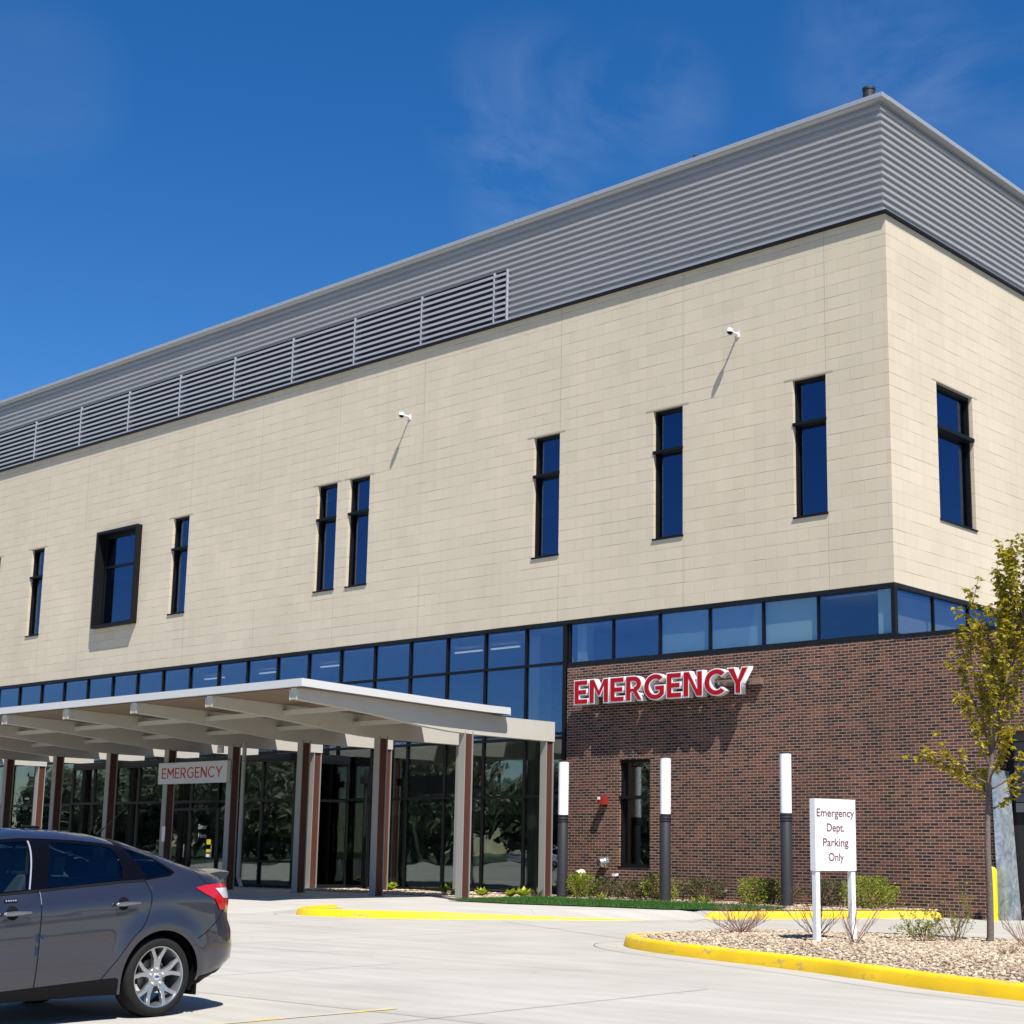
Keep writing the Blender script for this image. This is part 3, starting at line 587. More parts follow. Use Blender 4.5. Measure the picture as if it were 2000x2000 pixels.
# interior behind the curtain wall
mb = bmb(); mb.mat(M_intd)
mb.box(XL, -9.9, 6.5, 6.6, .1, 7.2); mb.box(-9.9, -.2, 4.5, 4.6, 6.0, 7.2); mb.box(XL, -9.85, .25, 6.5, .02, .14); mb.mat(M_int)
mb.box(XL, -9.85, .35, 6.5, 4.12, 4.32); mb.box(XL, -.3, .3, 6.5, 7.12, 7.16); mb.box(-17.4, -9.95, .62, .66, 2.24, 2.66)
mb.box(-9.88, -9.80, .25, 6.5, .1, 7.1)
mb.box(-.35, -.3, .3, 4.5, 6.0, 7.1); mb.box(-9.8, -.3, .3, 4.5, 5.9, 6.0)
mb.box(-14.9, -14.5, 1.2, 1.6, .1, 4.1); mb.box(-12.1, -11.6, .9, 1.4, .1, 7.1); mb.box(-16.8, -16.55, .6, 1.4, .1, 4.1)
mb.build('interior', None, bld)
mb = bmb(); mb.box(-17.4, -9.9, .30, .42, .15, .48); mb.build('low_wall', simple('low_wall', (.36, .40, .36), .7), bld)
mb = bmb()
for x in (-13.6, -15.1, -21.3, -24.5, -27.6): mb.box(x-.6, x+.5, 1.6, 1.68, 6.98, 7.02)
m, t_, p_ = newmat('ceiling_lamp'); p_.inputs['Emission Color'].default_value = (1, .97, .9, 1); p_.inputs['Emission Strength'].default_value = .45; mb.build('ceiling_light', m, bld)
# entrance vestibule
VX0, VX1, VY = -30.2, -18.35, -2.0
mb = bmb(); mb.box(VX0, VX1, VY, 0, 3.82, 3.96); mb.build('vestibule_roof', M_flash, bld)
vm = [-18.35, -19.9, -21.4, -22.0, -23.4, -24.9, -26.3, -27.6, -28.9, -30.2]
for xa, xb in zip(vm, vm[1:]):
    door = xa in (-22.0, -23.4)
    fr = bmb(); fr.box(xb-.035, xb+.035, VY, VY+.12, .15, 3.82); 
    if xa == vm[0]: fr.box(xa-.07, xa, VY, VY+.12, .15, 3.82)
    for z in ((.2, 2.63, 3.78) if not door else (.2, 2.40, 2.63, 3.78)): fr.box(xb+.035, xa-.035, VY+.005, VY+.1, z-.04, z+.04)
    if not door: fr.box(xb+.035, xa-.035, VY+.005, VY+.1, .86, .92) if xa > -21 else None
    f = fr.build('door' if door else 'vestibule_window', M_blk, bld); p = bmb(); p.box(xb+.03, xa-.03, VY+.05, VY+.06, .2, 3.8); p.build('pane', M_glow, f)
    if door: h = bmb(); h.box(xa-.16, xa-.13, VY-.05, VY-.03, .95, 1.35); h.build('handle', M_chrome, f)
fr = bmb(); fr.box(VX1-.04, VX1, -.06, 0, .25, 3.7); fr.box(VX1-.04, VX1, VY+.12, 0, .15, .25); fr.box(VX1-.04, VX1, VY+.12, 0, 3.7, 3.82); fr.box(VX1-.04, VX1, VY+.12, 0, 2.6, 2.67); f = fr.build('vestibule_window', M_blk, bld); p = bmb(); p.box(VX1-.03, VX1-.02, VY+.12, 0, .25, 3.7); p.build('pane', M_glow, f)
fr = bmb(); fr.box(VX0, VX0+.04, -.06, 0, .25, 3.7); fr.box(VX0, VX0+.04, VY+.12, 0, .15, .25); fr.box(VX0, VX0+.04, VY+.12, 0, 3.7, 3.82); f = fr.build('vestibule_window', M_blk, bld); p = bmb(); p.box(VX0+.02, VX0+.03, VY+.12, 0, .25, 3.7); p.build('pane', M_glow, f)
mb = bmb(); mb.box(-21.2, -18.6, VY+.12, VY+.16, .2, .84); mb.box(-20.6, -18.5, VY+.5, VY+.55, 2.75, 3.35); mb.build('pale_panel', simple('pale_green_panel', (.36, .50, .46), .6), bld)  # plain pale green panels behind the vestibule glass

# ------------------------------------------------------------------ canopy
CO = (-21, -5, 0)
can = thing('entrance_canopy', CO, 'long pale entrance canopy with sloped roof on paired posts in front of the glass wall', 'canopy')
def cmb(): return MB(CO)
XR, XLc = -8.77, -36.0
prof = [(-9.5, 4.84), (-7.4, 4.775), (-5.47, 4.715), (-3.85, 4.685), (-3.14, 4.685)]
mb = cmb(); n = len(prof); vs = []
for y, z in prof: vs += [(XR, y, z), (XLc, y, z), (XR, y, z-.165), (XLc, y, z-.165)]
fs = []
for i in range(n-1):
    a = 4*i; b = a+4
    fs += [(a, a+1, b+1, b), (a+2, b+2, b+3, a+3), (a, b, b+2, a+2), (a+1, a+3, b+3, b+1)]
fs += [(0, 2, 3, 1), (4*(n-1), 4*(n-1)+1, 4*(n-1)+3, 4*(n-1)+2)]
mb.add(vs, fs); mb.build('roof', M_fascia, can)
mb = cmb(); vs = []
for y, z in [(-9.42, 4.655)]+[(y, z-.172) for y, z in prof[1:-1]]+[(-3.2, 4.512)]: vs += [(XR-.06, y, z), (XLc+.06, y, z)]
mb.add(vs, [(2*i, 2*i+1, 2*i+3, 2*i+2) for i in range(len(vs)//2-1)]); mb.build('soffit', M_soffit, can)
mb = cmb(); mb.box(XLc+.05, XR-.03, -3.16, -3.10, 4.50, 4.66); mb.build('rear_trim', M_fascia, can)
GP_T = [(-9.43, 4.655), (-7.4, 4.60), (-5.47, 4.545), (-3.85, 4.515), (-3.02, 4.47), (-1.27, 4.47)]
GP_B = [(-9.43, 4.42), (-8.3, 4.34), (-7.16, 4.24), (-5.8, 4.09), (-4.9, 4.02), (-4.14, 3.99), (-1.27, 3.98)]
first = None; G = 'girders of the entrance canopy'
for k in range(9):
    x = -9.12-3.02*k
    if first is None:
        mb = MB(CO); pts = [(x-.10, y, z) for y, z in GP_T]+[(x-.10, y, z) for y, z in reversed(GP_B)]; mb.prism(pts, (.2, 0, 0))
        mb.box(x-.13, x-.10, -9.44, -9.36, 4.40, 4.62); mb.box(x+.10, x+.13, -9.44, -9.36, 4.40, 4.62)
        o = mb.build('girder', M_canopy, can); 
        # posts: I sections
        def post(xr, yf, dep, zt):
            p = cmb().mat(M_steel); wv = .21
            p.box(xr-wv, xr, yf, yf+.022, .15, zt); p.box(xr-wv, xr, yf+dep-.022, yf+dep, .15, zt)
            p.mat(M_wood).box(xr-wv+.03, xr-.03, yf+.022, yf+dep-.022, .15, zt); p.mat(M_steel).box(xr-wv-.02, xr+.02, yf-.02, yf+dep+.02, .15, .165)
            return p.build('post', None, can)
        p1 = post(-9.0, -4.42, .27, 4.05); p2 = post(-9.03, -1.56, .27, 3.99); first = [o, p1, p2]
        u = cmb(); u.box(x-2.92, x-.10, -7.45, -7.30, 4.36, 4.46); u1 = u.build('crossbeam', M_canopy, can); u = cmb(); u.box(x-2.92, x-.10, -5.3, -5.15, 4.24, 4.34); u2_ = u.build('crossbeam', M_canopy, can); first += [u1, u2_]
    else:
        for o in (first if k < 8 else first[:3]):
            c = o.copy(); COL.objects.link(c); c.parent = can; c.location = o.location+Vector((-3.02*k, 0, 0))
mb = cmb(); mb.tube((-17.72, -4.28, .5), (-17.72, -4.28, 3.35), .055); mb.tube((-17.72, -4.28, 3.35), (-17.55, -4.4, 3.62), .055); mb.tube((-17.55, -4.4, 3.62), (-17.55, -4.4, 4.1), .055); mb.tube((-17.72, -4.28, .5), (-17.6, -4.25, .25), .055); mb.build('downspout', M_steel, can, smooth=True)
mb = cmb(); mb.tube((-16.9, -.6, .45), (-16.9, -.6, 3.5), .06); mb.box(-17.02, -16.78, -.75, -.45, 3.1, 3.3); mb.tube((-16.9, -.6, .45), (-16.7, -.72, .2), .06); mb.build('downspout', M_blk, can, smooth=True)

# ------------------------------------------------------------------ lettering
def arc(cx, cy, rx, ry, a0, a1, n=22): return [(cx+rx*cos(radians(a0+(a1-a0)*i/n)), cy+ry*sin(radians(a0+(a1-a0)*i/n))) for i in range(n+1)]
def glyph(c, t=.155):
    if c == 'E': return .60, [[(0, 0), (.60, 0), (.60, t), (t, t), (t, .5-t/2), (.54, .5-t/2), (.54, .5+t/2), (t, .5+t/2), (t, 1-t), (.59, 1-t), (.59, 1), (0, 1)]]
    if c == 'M': return .84, [[(0, 0), (t, 0), (t, .70), (.38, .30), (.46, .30), (.84-t, .70), (.84-t, 0), (.84, 0), (.84, 1), (.84-t, 1), (.42, .53), (t, 1), (0, 1)]]
    if c == 'N': return .76, [[(0, 0), (t, 0), (t, .72), (.76-t*1.12, 0), (.76, 0), (.76, 1), (.76-t, 1), (.76-t, .28), (t*1.12, 1), (0, 1)]]
    if c == 'Y': return .80, [[(.40-t/2, 0), (.40+t/2, 0), (.40+t/2, .40), (.80, 1), (.80-t*1.22, 1), (.40, .56), (t*1.22, 1), (0, 1), (.40-t/2, .40)]]
    if c == 'R':
        o = [(0, 0), (t, 0), (t, .36), (.30, .36), (.50, 0), (.69, 0), (.475, .385)]+arc(.33, .68, .33, .32, -62, 90, 16)+[(0, 1)]
        return .69, [o, [(t, .50), (t, 1-t), (.33, 1-t)]+arc(.33, .68, .33-t, .32-t, 80, -80, 12)+[(.33, .50)]]
    if c == 'C':
        o = arc(.47, .5, .47, .52, 43, 317, 30)+arc(.47, .5, .47-t, .52-t, 313, 47, 26); return .83, [o]
    if c == 'G':
        o = arc(.47, .5, .47, .52, 45, 316, 30)+[(.855, .19), (.855, .54), (.47, .54), (.47, .54-t*.9), (.855-t, .54-t*.9), (.855-t, .25)]+arc(.47, .5, .47-t, .52-t, 310, 48, 26); return .87, [o]
def text_mesh(name, splines_list, h, depth, off, mat, parent, loc, rot):
    cu = bpy.data.curves.new(name, 'CURVE'); cu.dimensions = '2D'; cu.fill_mode = 'BOTH'; cu.extrude = depth/2; cu.offset = off
    for sp in splines_list:
        s = cu.splines.new('POLY'); s.points.add(len(sp)-1)
        for p, (x, y) in zip(s.points, sp): p.co = (x*h, y*h, 0, 1)
        s.use_cyclic_u = True
    return conv(cu, name, mat, parent, loc, rot)
def conv(cu, name, mat, parent, loc, rot):
    ob = bpy.data.objects.new(name+'_c', cu); COL.objects.link(ob); dg = bpy.context.evaluated_depsgraph_get(); me = bpy.data.meshes.new_from_object(ob.evaluated_get(dg)); bpy.data.objects.remove(ob)
    me.materials.clear(); me.materials.append(mat); me.name = name
    o = bpy.data.objects.new(name, me); COL.objects.link(o); o.parent = parent; o.location = loc; o.rotation_euler = rot; return o
WORD = 'EMERGENCY'
def layout(t, gap):
    x = 0; o = []
    for c in WORD:
        wd, sp = glyph(c, t); o.append((c, x, wd, sp)); x += wd+gap
    return o, x-gap
# big letters on brick
org = Vector((-9.14, 0, 4.985))
ls = thing('channel_letter_sign', (-6.4, -.02, 5.0), 'large red and white raised letters reading EMERGENCY high on the brown brick wall', 'sign', None)
lay, tot = layout(.20, .095); hh = .60; sc = (9.14-3.70)/(tot*hh)
for c, x, wd, sp in lay:
    sp2 = [[(px*sc, py) for px, py in s] for s in sp]
    loc = (org.x+x*hh*sc-(-6.4), -.41+.02+.085, org.z-5.0)
    o = text_mesh('letter', sp2, hh, .17, .020, M_white, ls, loc, (radians(90), 0, 0)); o['label'] = 'white letter %s with red face' % c
    f = text_mesh('letter_face', sp2, hh, .012, -.007, M_red, o, (0, 0, .0865), (0, 0, 0))
mb = MB((-6.4, -.02, 5.0)); mb.box(-9.0, -3.55, -.145, -.02, 5.20, 5.34); mb.build('raceway', simple('raceway_brown', (.17, .115, .09), .6), ls)
mb = MB((-6.4, -.02, 5.0))
for c, x, wd, sp in lay:
    xx = org.x+(x+wd*.5)*hh*sc; mb.box(xx-.03, xx+.03, -.25, -.14, 5.24, 5.30)
mb.build('bracket', M_galv, ls)
# canopy sign board
cs = thing('canopy_sign', (-19.7, -4.55, 3.3), 'grey white board with red word EMERGENCY fixed to the shaded canopy posts', 'sign')
mb = MB((-19.7, -4.55, 3.3)); mb.box(-21.33, -18.08, -4.56, -4.44, 3.02, 3.615); bevel(mb.build('board', M_signgrey, cs), .006)
lay, tot = layout(.115, .16); hh = .295; sc = 2.86/(tot*hh)
for c, x, wd, sp in lay:
    sp2 = [[(px*sc, py) for px, py in s] for s in sp]
    text_mesh('letter', sp2, hh, .006, 0, M_redd, cs, (-21.15+x*hh*sc+19.7, -4.563+4.55, 3.17-3.3), (radians(90), 0, 0))
# parking sign
A = Vector((6.24, -12.97, .12)); Bv = Vector((6.38, -12.29, .12)); e = (Bv-A).normalized(); ang = atan2(e.y, e.x)
ps = thing('parking_sign', A, 'white two post sign reading Emergency Dept. Parking Only in the gravel island', 'sign', rz=ang)
def pm(): return MB()
for s in (.0, .655):
    mb = pm(); mb.box(s-.005, s+.07, -.0, .075, -.02 if s == 0 else -.02, .99+.91); bevel(mb.build('post', M_white, ps), .004)
mb = pm(); mb.box(-.015, .735, -.012, .087, .985, 1.905); bevel(mb.build('panel', M_white, ps), .004)
def text(body, size, sx, x, z, mat, parent, y=-.0145, ext=.001, name='lettering'):
    cu = bpy.data.curves.new(name, 'FONT'); cu.body = body; cu.size = size; cu.extrude = ext; cu.align_x = 'CENTER'; cu.offset = .0012
    o = conv(cu, name, mat, parent, (x, y, z), (radians(90), 0, 0)); o.scale = (sx, 1, 1); return o
for body, x0, x1, zb in (('Emergency', .005, .70, 1.80), ('Dept.', .19, .515, 1.612), ('Parking', .115, .585, 1.422), ('Only', .215, .495, 1.235)):
    o = text(body, .146, 1, (x0+x1)/2, zb-.12, M_text, ps); wdt = max(v.co.x for v in o.data.vertices)-min(v.co.x for v in o.data.vertices); o.scale = ((x1-x0)/wdt, 1, 1)
dl = thing('door_lettering', (-22.75, VY, 1.75), 'small pale words Enter Here on the dark entrance door glass', 'lettering')
o = text('Enter', .2, 1, 0, .06, M_signgrey, dl, .04); o = text('Here', .2, 1, 0, -.20, M_signgrey, dl, .04)
# small paper notices on canopy post
nb = thing('notice_sheet', (-21.1, -4.45, 1.6), 'small white notice taped to a canopy post behind the grey car', 'notice')
mb = MB((-21.1, -4.45, 1.6)); mb.box(-21.19, -21.03, -4.428, -4.424, 1.42, 1.84); mb.build('sheet', M_white, nb)
for z, c in ((1.35, M_yel2), (1.12, M_yel2), (.98, M_white)):
    n_ = thing('door_sticker', (-22.4, VY, z), {1.35: 'upper yellow sticker on the dark entrance door glass', 1.12: 'lower yellow sticker on the dark entrance door glass', .98: 'white sticker under the yellow ones on the entrance door'}[z], 'sticker', 'stickers on the entrance door')
    mb = MB((-22.4, VY, z)); mb.box(-22.5, -22.3, VY+.035, VY+.04, z, z+.15 if z > 1.3 else z+.09); mb.build('sticker_face', c, n_)

# ------------------------------------------------------------------ lamps
lab = ['white tube light column at the left end of the brick wall by the canopy', 'white tube light column beside the tall ground floor window in the brick wall', 'white tube light column standing left of the white parking sign']
proto = None
for i, x in enumerate((-8.72, -5.5, -2.12)):
    loc = Vector((x, -1.25, .17))
    if proto is None:
        proto = thing('column_light', loc, lab[0], 'street lamp', 'white tube light columns along the brick wall')
        mb = MB(); mb.lathe((0, 0, 0), (0, 0, 1), [(0, .16), (.02, .16), (.025, .13), (1.78, .13), (1.80, .12), (1.83, .12), (1.835, .135), (1.86, .135), (1.865, .12), (1.89, .12), (1.895, .135), (1.92, .135), (1.93, .12), (1.96, .12), (1.965, .132), (2.0, .132)], 32); mb.build('pole', M_pole, proto, smooth=True)
        mb = MB(); mb.lathe((0, 0, 2.0), (0, 0, 1), [(0, .128), (1.30, .128)], 32); mb.build('light_tube', M_lampw, proto, smooth=True)
        mb = MB(); mb.lathe((0, 0, 3.30), (0, 0, 1), [(0, .134), (.03, .134), (.035, .0)], 32); mb.build('cap', M_pole, proto, smooth=True)
    else:
        r = proto.copy(); COL.objects.link(r); r.location = loc; r['label'] = lab[i]
        for ch in list(proto.children): c = ch.copy(); COL.objects.link(c); c.parent = r
# ------------------------------------------------------------------ wall fixtures
def camera_dome(x, z, Y, label):
    t = thing('security_camera', (x, Y, z), label, 'camera', 'white dome cameras'); t.scale = (.75, 1, .75); mb = MB()
    mb.box(-.06, .06, -.03, 0, -.09, .09); mb.tube((0, -.02, 0), (0, -.30, .02), .035); mb.build('bracket', M_white, t)
    mb = MB(); mb.lathe((0, -.34, .10), (0, 0, -1), [(0, .0), (.0, .06), (.03, .095), (.13, .10)], 20); mb.build('housing', M_white, t, smooth=True)
    mb = MB(); mb.lathe((0, -.34, -.03), (0, 0, -1), [(0, .085), (.04, .075), (.075, .04), (.085, 0)], 20); mb.build('dome', M_blk, t, smooth=True)
camera_dome(-4.22, 13.94, 0, 'white dome camera high on the cream stone, right one near the corner')
camera_dome(-16.22, 13.95, 0, 'white dome camera on the cream stone above the pair of narrow windows')
t = thing('fire_alarm_strobe', (-8.39, -.02, 2.55), 'small red alarm strobe box on the brick wall left of the tall window', 'alarm'); mb = MB(); mb.box(-.08, .08, -.22, 0, -.1, .1); mb.build('housing', M_alarm, t); mb = MB(); mb.box(-.075, .0, -.24, -.22, .02, .09); mb.build('strobe', M_white, t)
t = thing('wall_vent', (-8.36, -.02, 1.03), 'shiny round metal vent stub on the brick wall', 'vent'); mb = MB(); mb.lathe((0, 0, 0), (-.25, -1, -.12), [(0, .15), (.02, .15), (.02, .12), (.07, .12), (.08, .135), (.10, .12), (.14, .12), (.15, .135), (.17, .12), (.24, .11), (.24, .09), (.05, .09)], 24); mb.build('pipe', M_chrome, t, smooth=True)
t = thing('drain_pipe_stub', (-9.14, -.02, .72), 'open tan pipe end low on the brick wall above the first shrub', 'pipe'); mb = MB(); mb.lathe((0, 0, 0), (-.1, -1, -.25), [(0, .13), (.22, .13), (.22, .11), (-.05, .11)], 24); mb.mat(M_dark).lathe((0, -.03, 0), (-.1, -1, -.25), [(0, .11), (.001, 0)], 24); mb.mats[0:1] = [M_dark]
mb.m = [0]*(3*24)+[0]*24; mb.mats = []; 
mb.build('pipe', M_pvc, t, smooth=True); mb = MB(); mb.lathe((0, -.05, -.01), (-.1, -1, -.25), [(0, .109), (.001, 0)], 24); mb.build('opening', M_dark, t)
t = thing('hose_tap', (-7.98, -.02, .72), 'small white hose tap on the brick wall under the round vent', 'tap'); mb = MB(); mb.tube((0, 0, 0), (-.02, -.12, -.02), .035); mb.box(-.06, .05, -.15, -.10, -.03, .03); mb.build('body', M_white, t)
t = thing('hose_tap', (-4.65, -.02, .42), 'small metal tap low on the brick wall between two shrubs', 'tap'); mb = MB(); mb.tube((0, 0, 0), (-.02, -.12, -.02), .035); mb.lathe((0, -.02, 0), (0, -1, 0), [(0, .06), (.02, .06), (.02, .0)], 12); mb.build('body', M_chrome, t)
t = thing('ground_floodlight', (-9.25, -.75, .17), 'low black floodlight box on the bed at the foot of the first light column', 'light'); mb = MB(); mb.box(-.28, .28, -.12, .12, .05, .24); mb.box(-.3, .3, -.14, -.12, .20, .26); mb.build('housing', M_blk, t); mb = MB(); mb.box(-.04, .04, -.04, .04, -.01, .06); mb.build('foot', M_blk, t)
t = thing('bollard', (2.30, -.36, .0), 'yellow round topped bollard beside the galvanised guard at the garage opening', 'bollard'); mb = MB(); mb.lathe((0, 0, 0), (0, 0, 1), [(0, .095), (.98, .095), (1.03, .085), (1.07, .055), (1.085, 0)], 28); mb.build('post', M_yel2, t, smooth=True)
t = thing('canopy_camera', (-18.5, -4.5, 3.95), 'small grey camera under the canopy above the white EMERGENCY board', 'camera'); mb = MB(); mb.lathe((0, 0, .12), (0, 0, -1), [(0, .0), (.0, .06), (.04, .085), (.24, .095), (.24, 0)], 20); mb.build('housing', M_signgrey, t, smooth=True)

# ------------------------------------------------------------------ foliage
def leaf(V, Fc, p, d, nrm, l, wd, fold=.25):
    d = d.normalized(); s = d.cross(nrm); 
    if s.length < 1e-4: return
    s.normalize(); nn = s.cross(d); b = len(V)
    V += [tuple(p), tuple(p+d*l*.45+s*wd*.5+nn*l*fold*.3), tuple(p+d*l-nn*l*.12), tuple(p+d*l*.45-s*wd*.5+nn*l*fold*.3)]; Fc += [(b, b+1, b+2), (b, b+2, b+3)]
def mesh_of(name, V, Fc, m, parent):
    me = bpy.data.meshes.new(name); me.from_pydata([tuple(v) for v in V], [], Fc); me.materials.append(m); o = bpy.data.objects.new(name, me); COL.objects.link(o); o.parent = parent; return o
def rv(r): return Vector((r.gauss(0, 1), r.gauss(0, 1), r.gauss(0, 1))).normalized()
def limb(mb, P, r0, r1, n=7):
    for i in range(len(P)-1):
        a = i/(len(P)-1); b = (i+1)/(len(P)-1); mb.tube(P[i], P[i+1], r0+(r1-r0)*a, r0+(r1-r0)*b, n, cap=False)
def tree(loc, seed=11):
    r = random.Random(seed); t = thing('young_tree', loc, 'young slender tree with fresh yellow green leaves in the gravel island', 'tree')
    V = []; Fc = []; tr = MB(); br = MB(); H = 5.4
    def axis(z): k = max(0, z-1.2); o_ = .05*k+.040*k*k; return Vector((.75*o_+.02*sin(z*2.1), .66*o_, z))
    tp = [axis(H*i/26) for i in range(27)]; limb(tr, tp, .048, .010, 12)
    tr.tube((0, 0, -.05), (0, 0, .12), .065, .05, 12, cap=False)
    def clump(p, k, s=1.):
        for _ in range(k):
            d = rv(r); d.z = -abs(d.z)*.5+r.uniform(-.25, .30); nn = Vector((r.gauss(0, .6), r.gauss(0, .6), 1)).normalized()
            leaf(V, Fc, p+rv(r)*r.uniform(0, .045*s), d, nn, r.uniform(.045, .085)*s, r.uniform(.035, .06)*s)
    nb = 40
    for i in range(nb):
        z = 1.75+(H-2.5)*(i/nb)**.92; a = i*2.39996+r.uniform(-.3, .3); fr_ = (z-1.7)/(H-1.7)
        Ln = (1.0+.46*sin(min(fr_*2.1, 1)*pi/2))*(1-.55*fr_)*r.uniform(.8, 1.15)
        if i < 6: Ln *= .95
        sp = radians(50-20*fr_) if i > 5 else radians(66)
        p = axis(z); d = Vector((cos(a)*sin(sp), sin(a)*sin(sp), cos(sp))); P = [p.copy()]; ns = 8
        for s in range(ns):
            d = (d+Vector((0, 0, .17 if i > 5 else .04))+rv(r)*.10).normalized(); p = p+d*Ln/ns; P.append(p.copy())
            if s >= 1: clump(p, int(8+5*(1-s/ns)), 1.15)
            if s in (2, 4, 5, 6):
                q = p.copy(); dd = (d+rv(r)*.7).normalized(); Q = [q.copy()]
                for j in range(3): dd = (dd+Vector((0, 0, .12))+rv(r)*.1).normalized(); q = q+dd*Ln*.11; Q.append(q.copy()); clump(q, 7, 1.15)
                limb(br, Q, .006, .003, 4)
        clump(p, 7, .9); limb(br, P, .013*(1-.5*fr_)+.003, .004, 5)
    for k in range(8): clump(axis(H-.15*k), 9)
    tr.build('trunk', M_bark, t, smooth=True); o = br.build('branch', M_bark, t, smooth=True); o['kind'] = 'stuff'
    mesh_of('crown', V, Fc, M_leaf, t); return t
tree((7.73, -11.2, .15))
def shrub(loc, rx, ry, h, label, m=M_shrub, n=1500, seed=1, twigs=10, name='shrub', ls=(.03, .055), hole=.3):
    r = random.Random(seed); t = thing(name, loc, label, 'shrub', 'shrubs along the brick wall'); V = []; Fc = []; mb = MB()
    for i in range(twigs):
        a = r.uniform(0, 2*pi); P = [Vector((r.uniform(-.06, .06), r.uniform(-.06, .06), 0))]; d = Vector((cos(a)*rx*.9, sin(a)*ry*.9, h*r.uniform(.6, .95)))
        for k in range(1, 5): P.append(P[0]+d*k/4+rv(r)*.03)
        limb(mb, P, .010, .004, 5)
    for i in range(n):
        for _ in range(20):
            p = Vector((r.uniform(-1, 1), r.uniform(-1, 1), r.uniform(0, 1))); q = hypot(p.x, p.y)
            q2 = sqrt(q*q+((p.z-.45)/.58)**2)
            w_ = noise.noise(Vector((p.x*2.6+seed, p.y*2.6, p.z*2.6)))
            if q2 < 1+w_*.45 and (q2 > .45 or r.random() < .4) and w_ > -hole: break
        pp = Vector((p.x*rx*.95, p.y*ry, p.z*h*.88+.03)); d = (pp-Vector((0, 0, h*.3))).normalized()+rv(r)*.8
        leaf(V, Fc, pp, d, (rv(r)+Vector((0, -.3, 1.0))).normalized(), r.uniform(*ls)*1.15, r.uniform(*ls)*.85)
    mb.build('stem', M_twig, t); mesh_of('foliage', V, Fc, m, t); return t
Z0 = .165
shrub((-8.55, -.85, Z0), .62, .45, .62, 'yellow green shrub under the open pipe stub at the left end of the brick wall', seed=2, n=2000)
shrub((-7.75, -.75, Z0), .42, .4, .52, 'dull green shrub between the first yellow green shrub and the tall window', M_shrubd, 1000, 3)
shrub((-6.05, -.75, Z0), .5, .42, .66, 'mixed green shrub just left of the second light column', seed=4, n=1400)
shrub((-6.85, -.8, Z0), .45, .4, .48, 'low dull shrub below the tall brick wall window', M_shrubd, 1000, 5)
shrub((-4.85, -.7, Z0), .55, .42, .62, 'dark shrub just right of the second light column', M_shrubd, 1500, 6)
shrub((-3.2, -.75, Z0), .55, .45, .62, 'yellow green shrub midway between the second and third light columns', seed=7, n=1700)
shrub((-2.72, -.65, Z0), .5, .42, .58, 'dark brown green shrub touching the left side of the third light column', M_shrubd, 1400, 8)
shrub((-1.45, -.7, Z0), .42, .4, .62, 'dark bronze shrub just right of the third light column', M_shrubd, 1500, 9, twigs=14)
shrub((-.35, -.75, Z0), .62, .5, .72, 'bright green shrub seen between the posts of the white parking sign', seed=10, n=2200)
def perennial(loc, n, h, label, m, seed, grp='small plants in the bed by the glass wall', wd=.35, name='small_plant'):
    r = random.Random(seed); t = thing(name, loc, label, 'plant', grp); V = []; Fc = []
    for i in range(n):
        a = r.uniform(0, 2*pi); e_ = r.uniform(.5, 1.25); d = Vector((cos(a)*cos(e_), sin(a)*cos(e_), sin(e_))); l = h*r.uniform(.6, 1.05); p0 = Vector((cos(a)*.02, sin(a)*.02, 0)); s = d.cross(Vector((0, 0, 1))).normalized()*l*wd*.5; b = len(V)
        V += [p0, p0+d*l*.5+s, p0+d*l*.5-s, p0+d*l+Vector((0, 0, -l*.18))]; Fc += [(b, b+1, b+2), (b+1, b+3, b+2)]
    mesh_of('foliage', V, Fc, m, t)
perennial((-15.2, -1.1, Z0), 60, .34, 'bright lime plant alone in the bed in front of the dark glass under the canopy', M_hosta, 1, wd=.6)
perennial((-12.2, -1.9, Z0), 34, .36, 'spiky green plant left of the pale end post of the canopy', M_shrub, 2, wd=.14)
perennial((-11.4, -2.3, Z0), 26, .26, 'lime leaved plant touching the left of the outer front post', M_hosta, 3, wd=.5)
perennial((-10.55, -2.2, Z0), 40, .32, 'lime leaved plant just right of the outer front post', M_hosta, 4, wd=.5)
perennial((-9.85, -1.9, Z0), 40, .3, 'lime leaved plant midway between the two pale end posts', M_hosta, 5, wd=.5)
perennial((-9.5, -1.8, Z0), 44, .36, 'larger leafy plant left of the rear end post of the canopy', M_hosta, 6, wd=.35)
perennial((-9.1, -1.75, Z0), 40, .34, 'reddish thin stemmed plant at the foot of the rear end post', M_shrubd, 7, wd=.12)
perennial((-4.3, -1.3, Z0), 34, .3, 'spiky green clump in front of the brick wall between shrubs', M_shrub, 8, 'leafy clumps before the brick wall', .16)
perennial((-2.95, -1.45, Z0), 34, .3, 'spiky green clump at the grass edge left of the third light column', M_shrub, 9, 'leafy clumps before the brick wall', .16)
perennial((-7.2, -1.5, Z0), 34, .3, 'grassy clump below the round vent', M_shrub, 10, 'leafy clumps before the brick wall', .10)
perennial((-4.55, -1.35, Z0), 30, .24, 'low grassy clump right of the dark shrub by the second light column', M_shrub, 11, 'leafy clumps before the brick wall', .12)
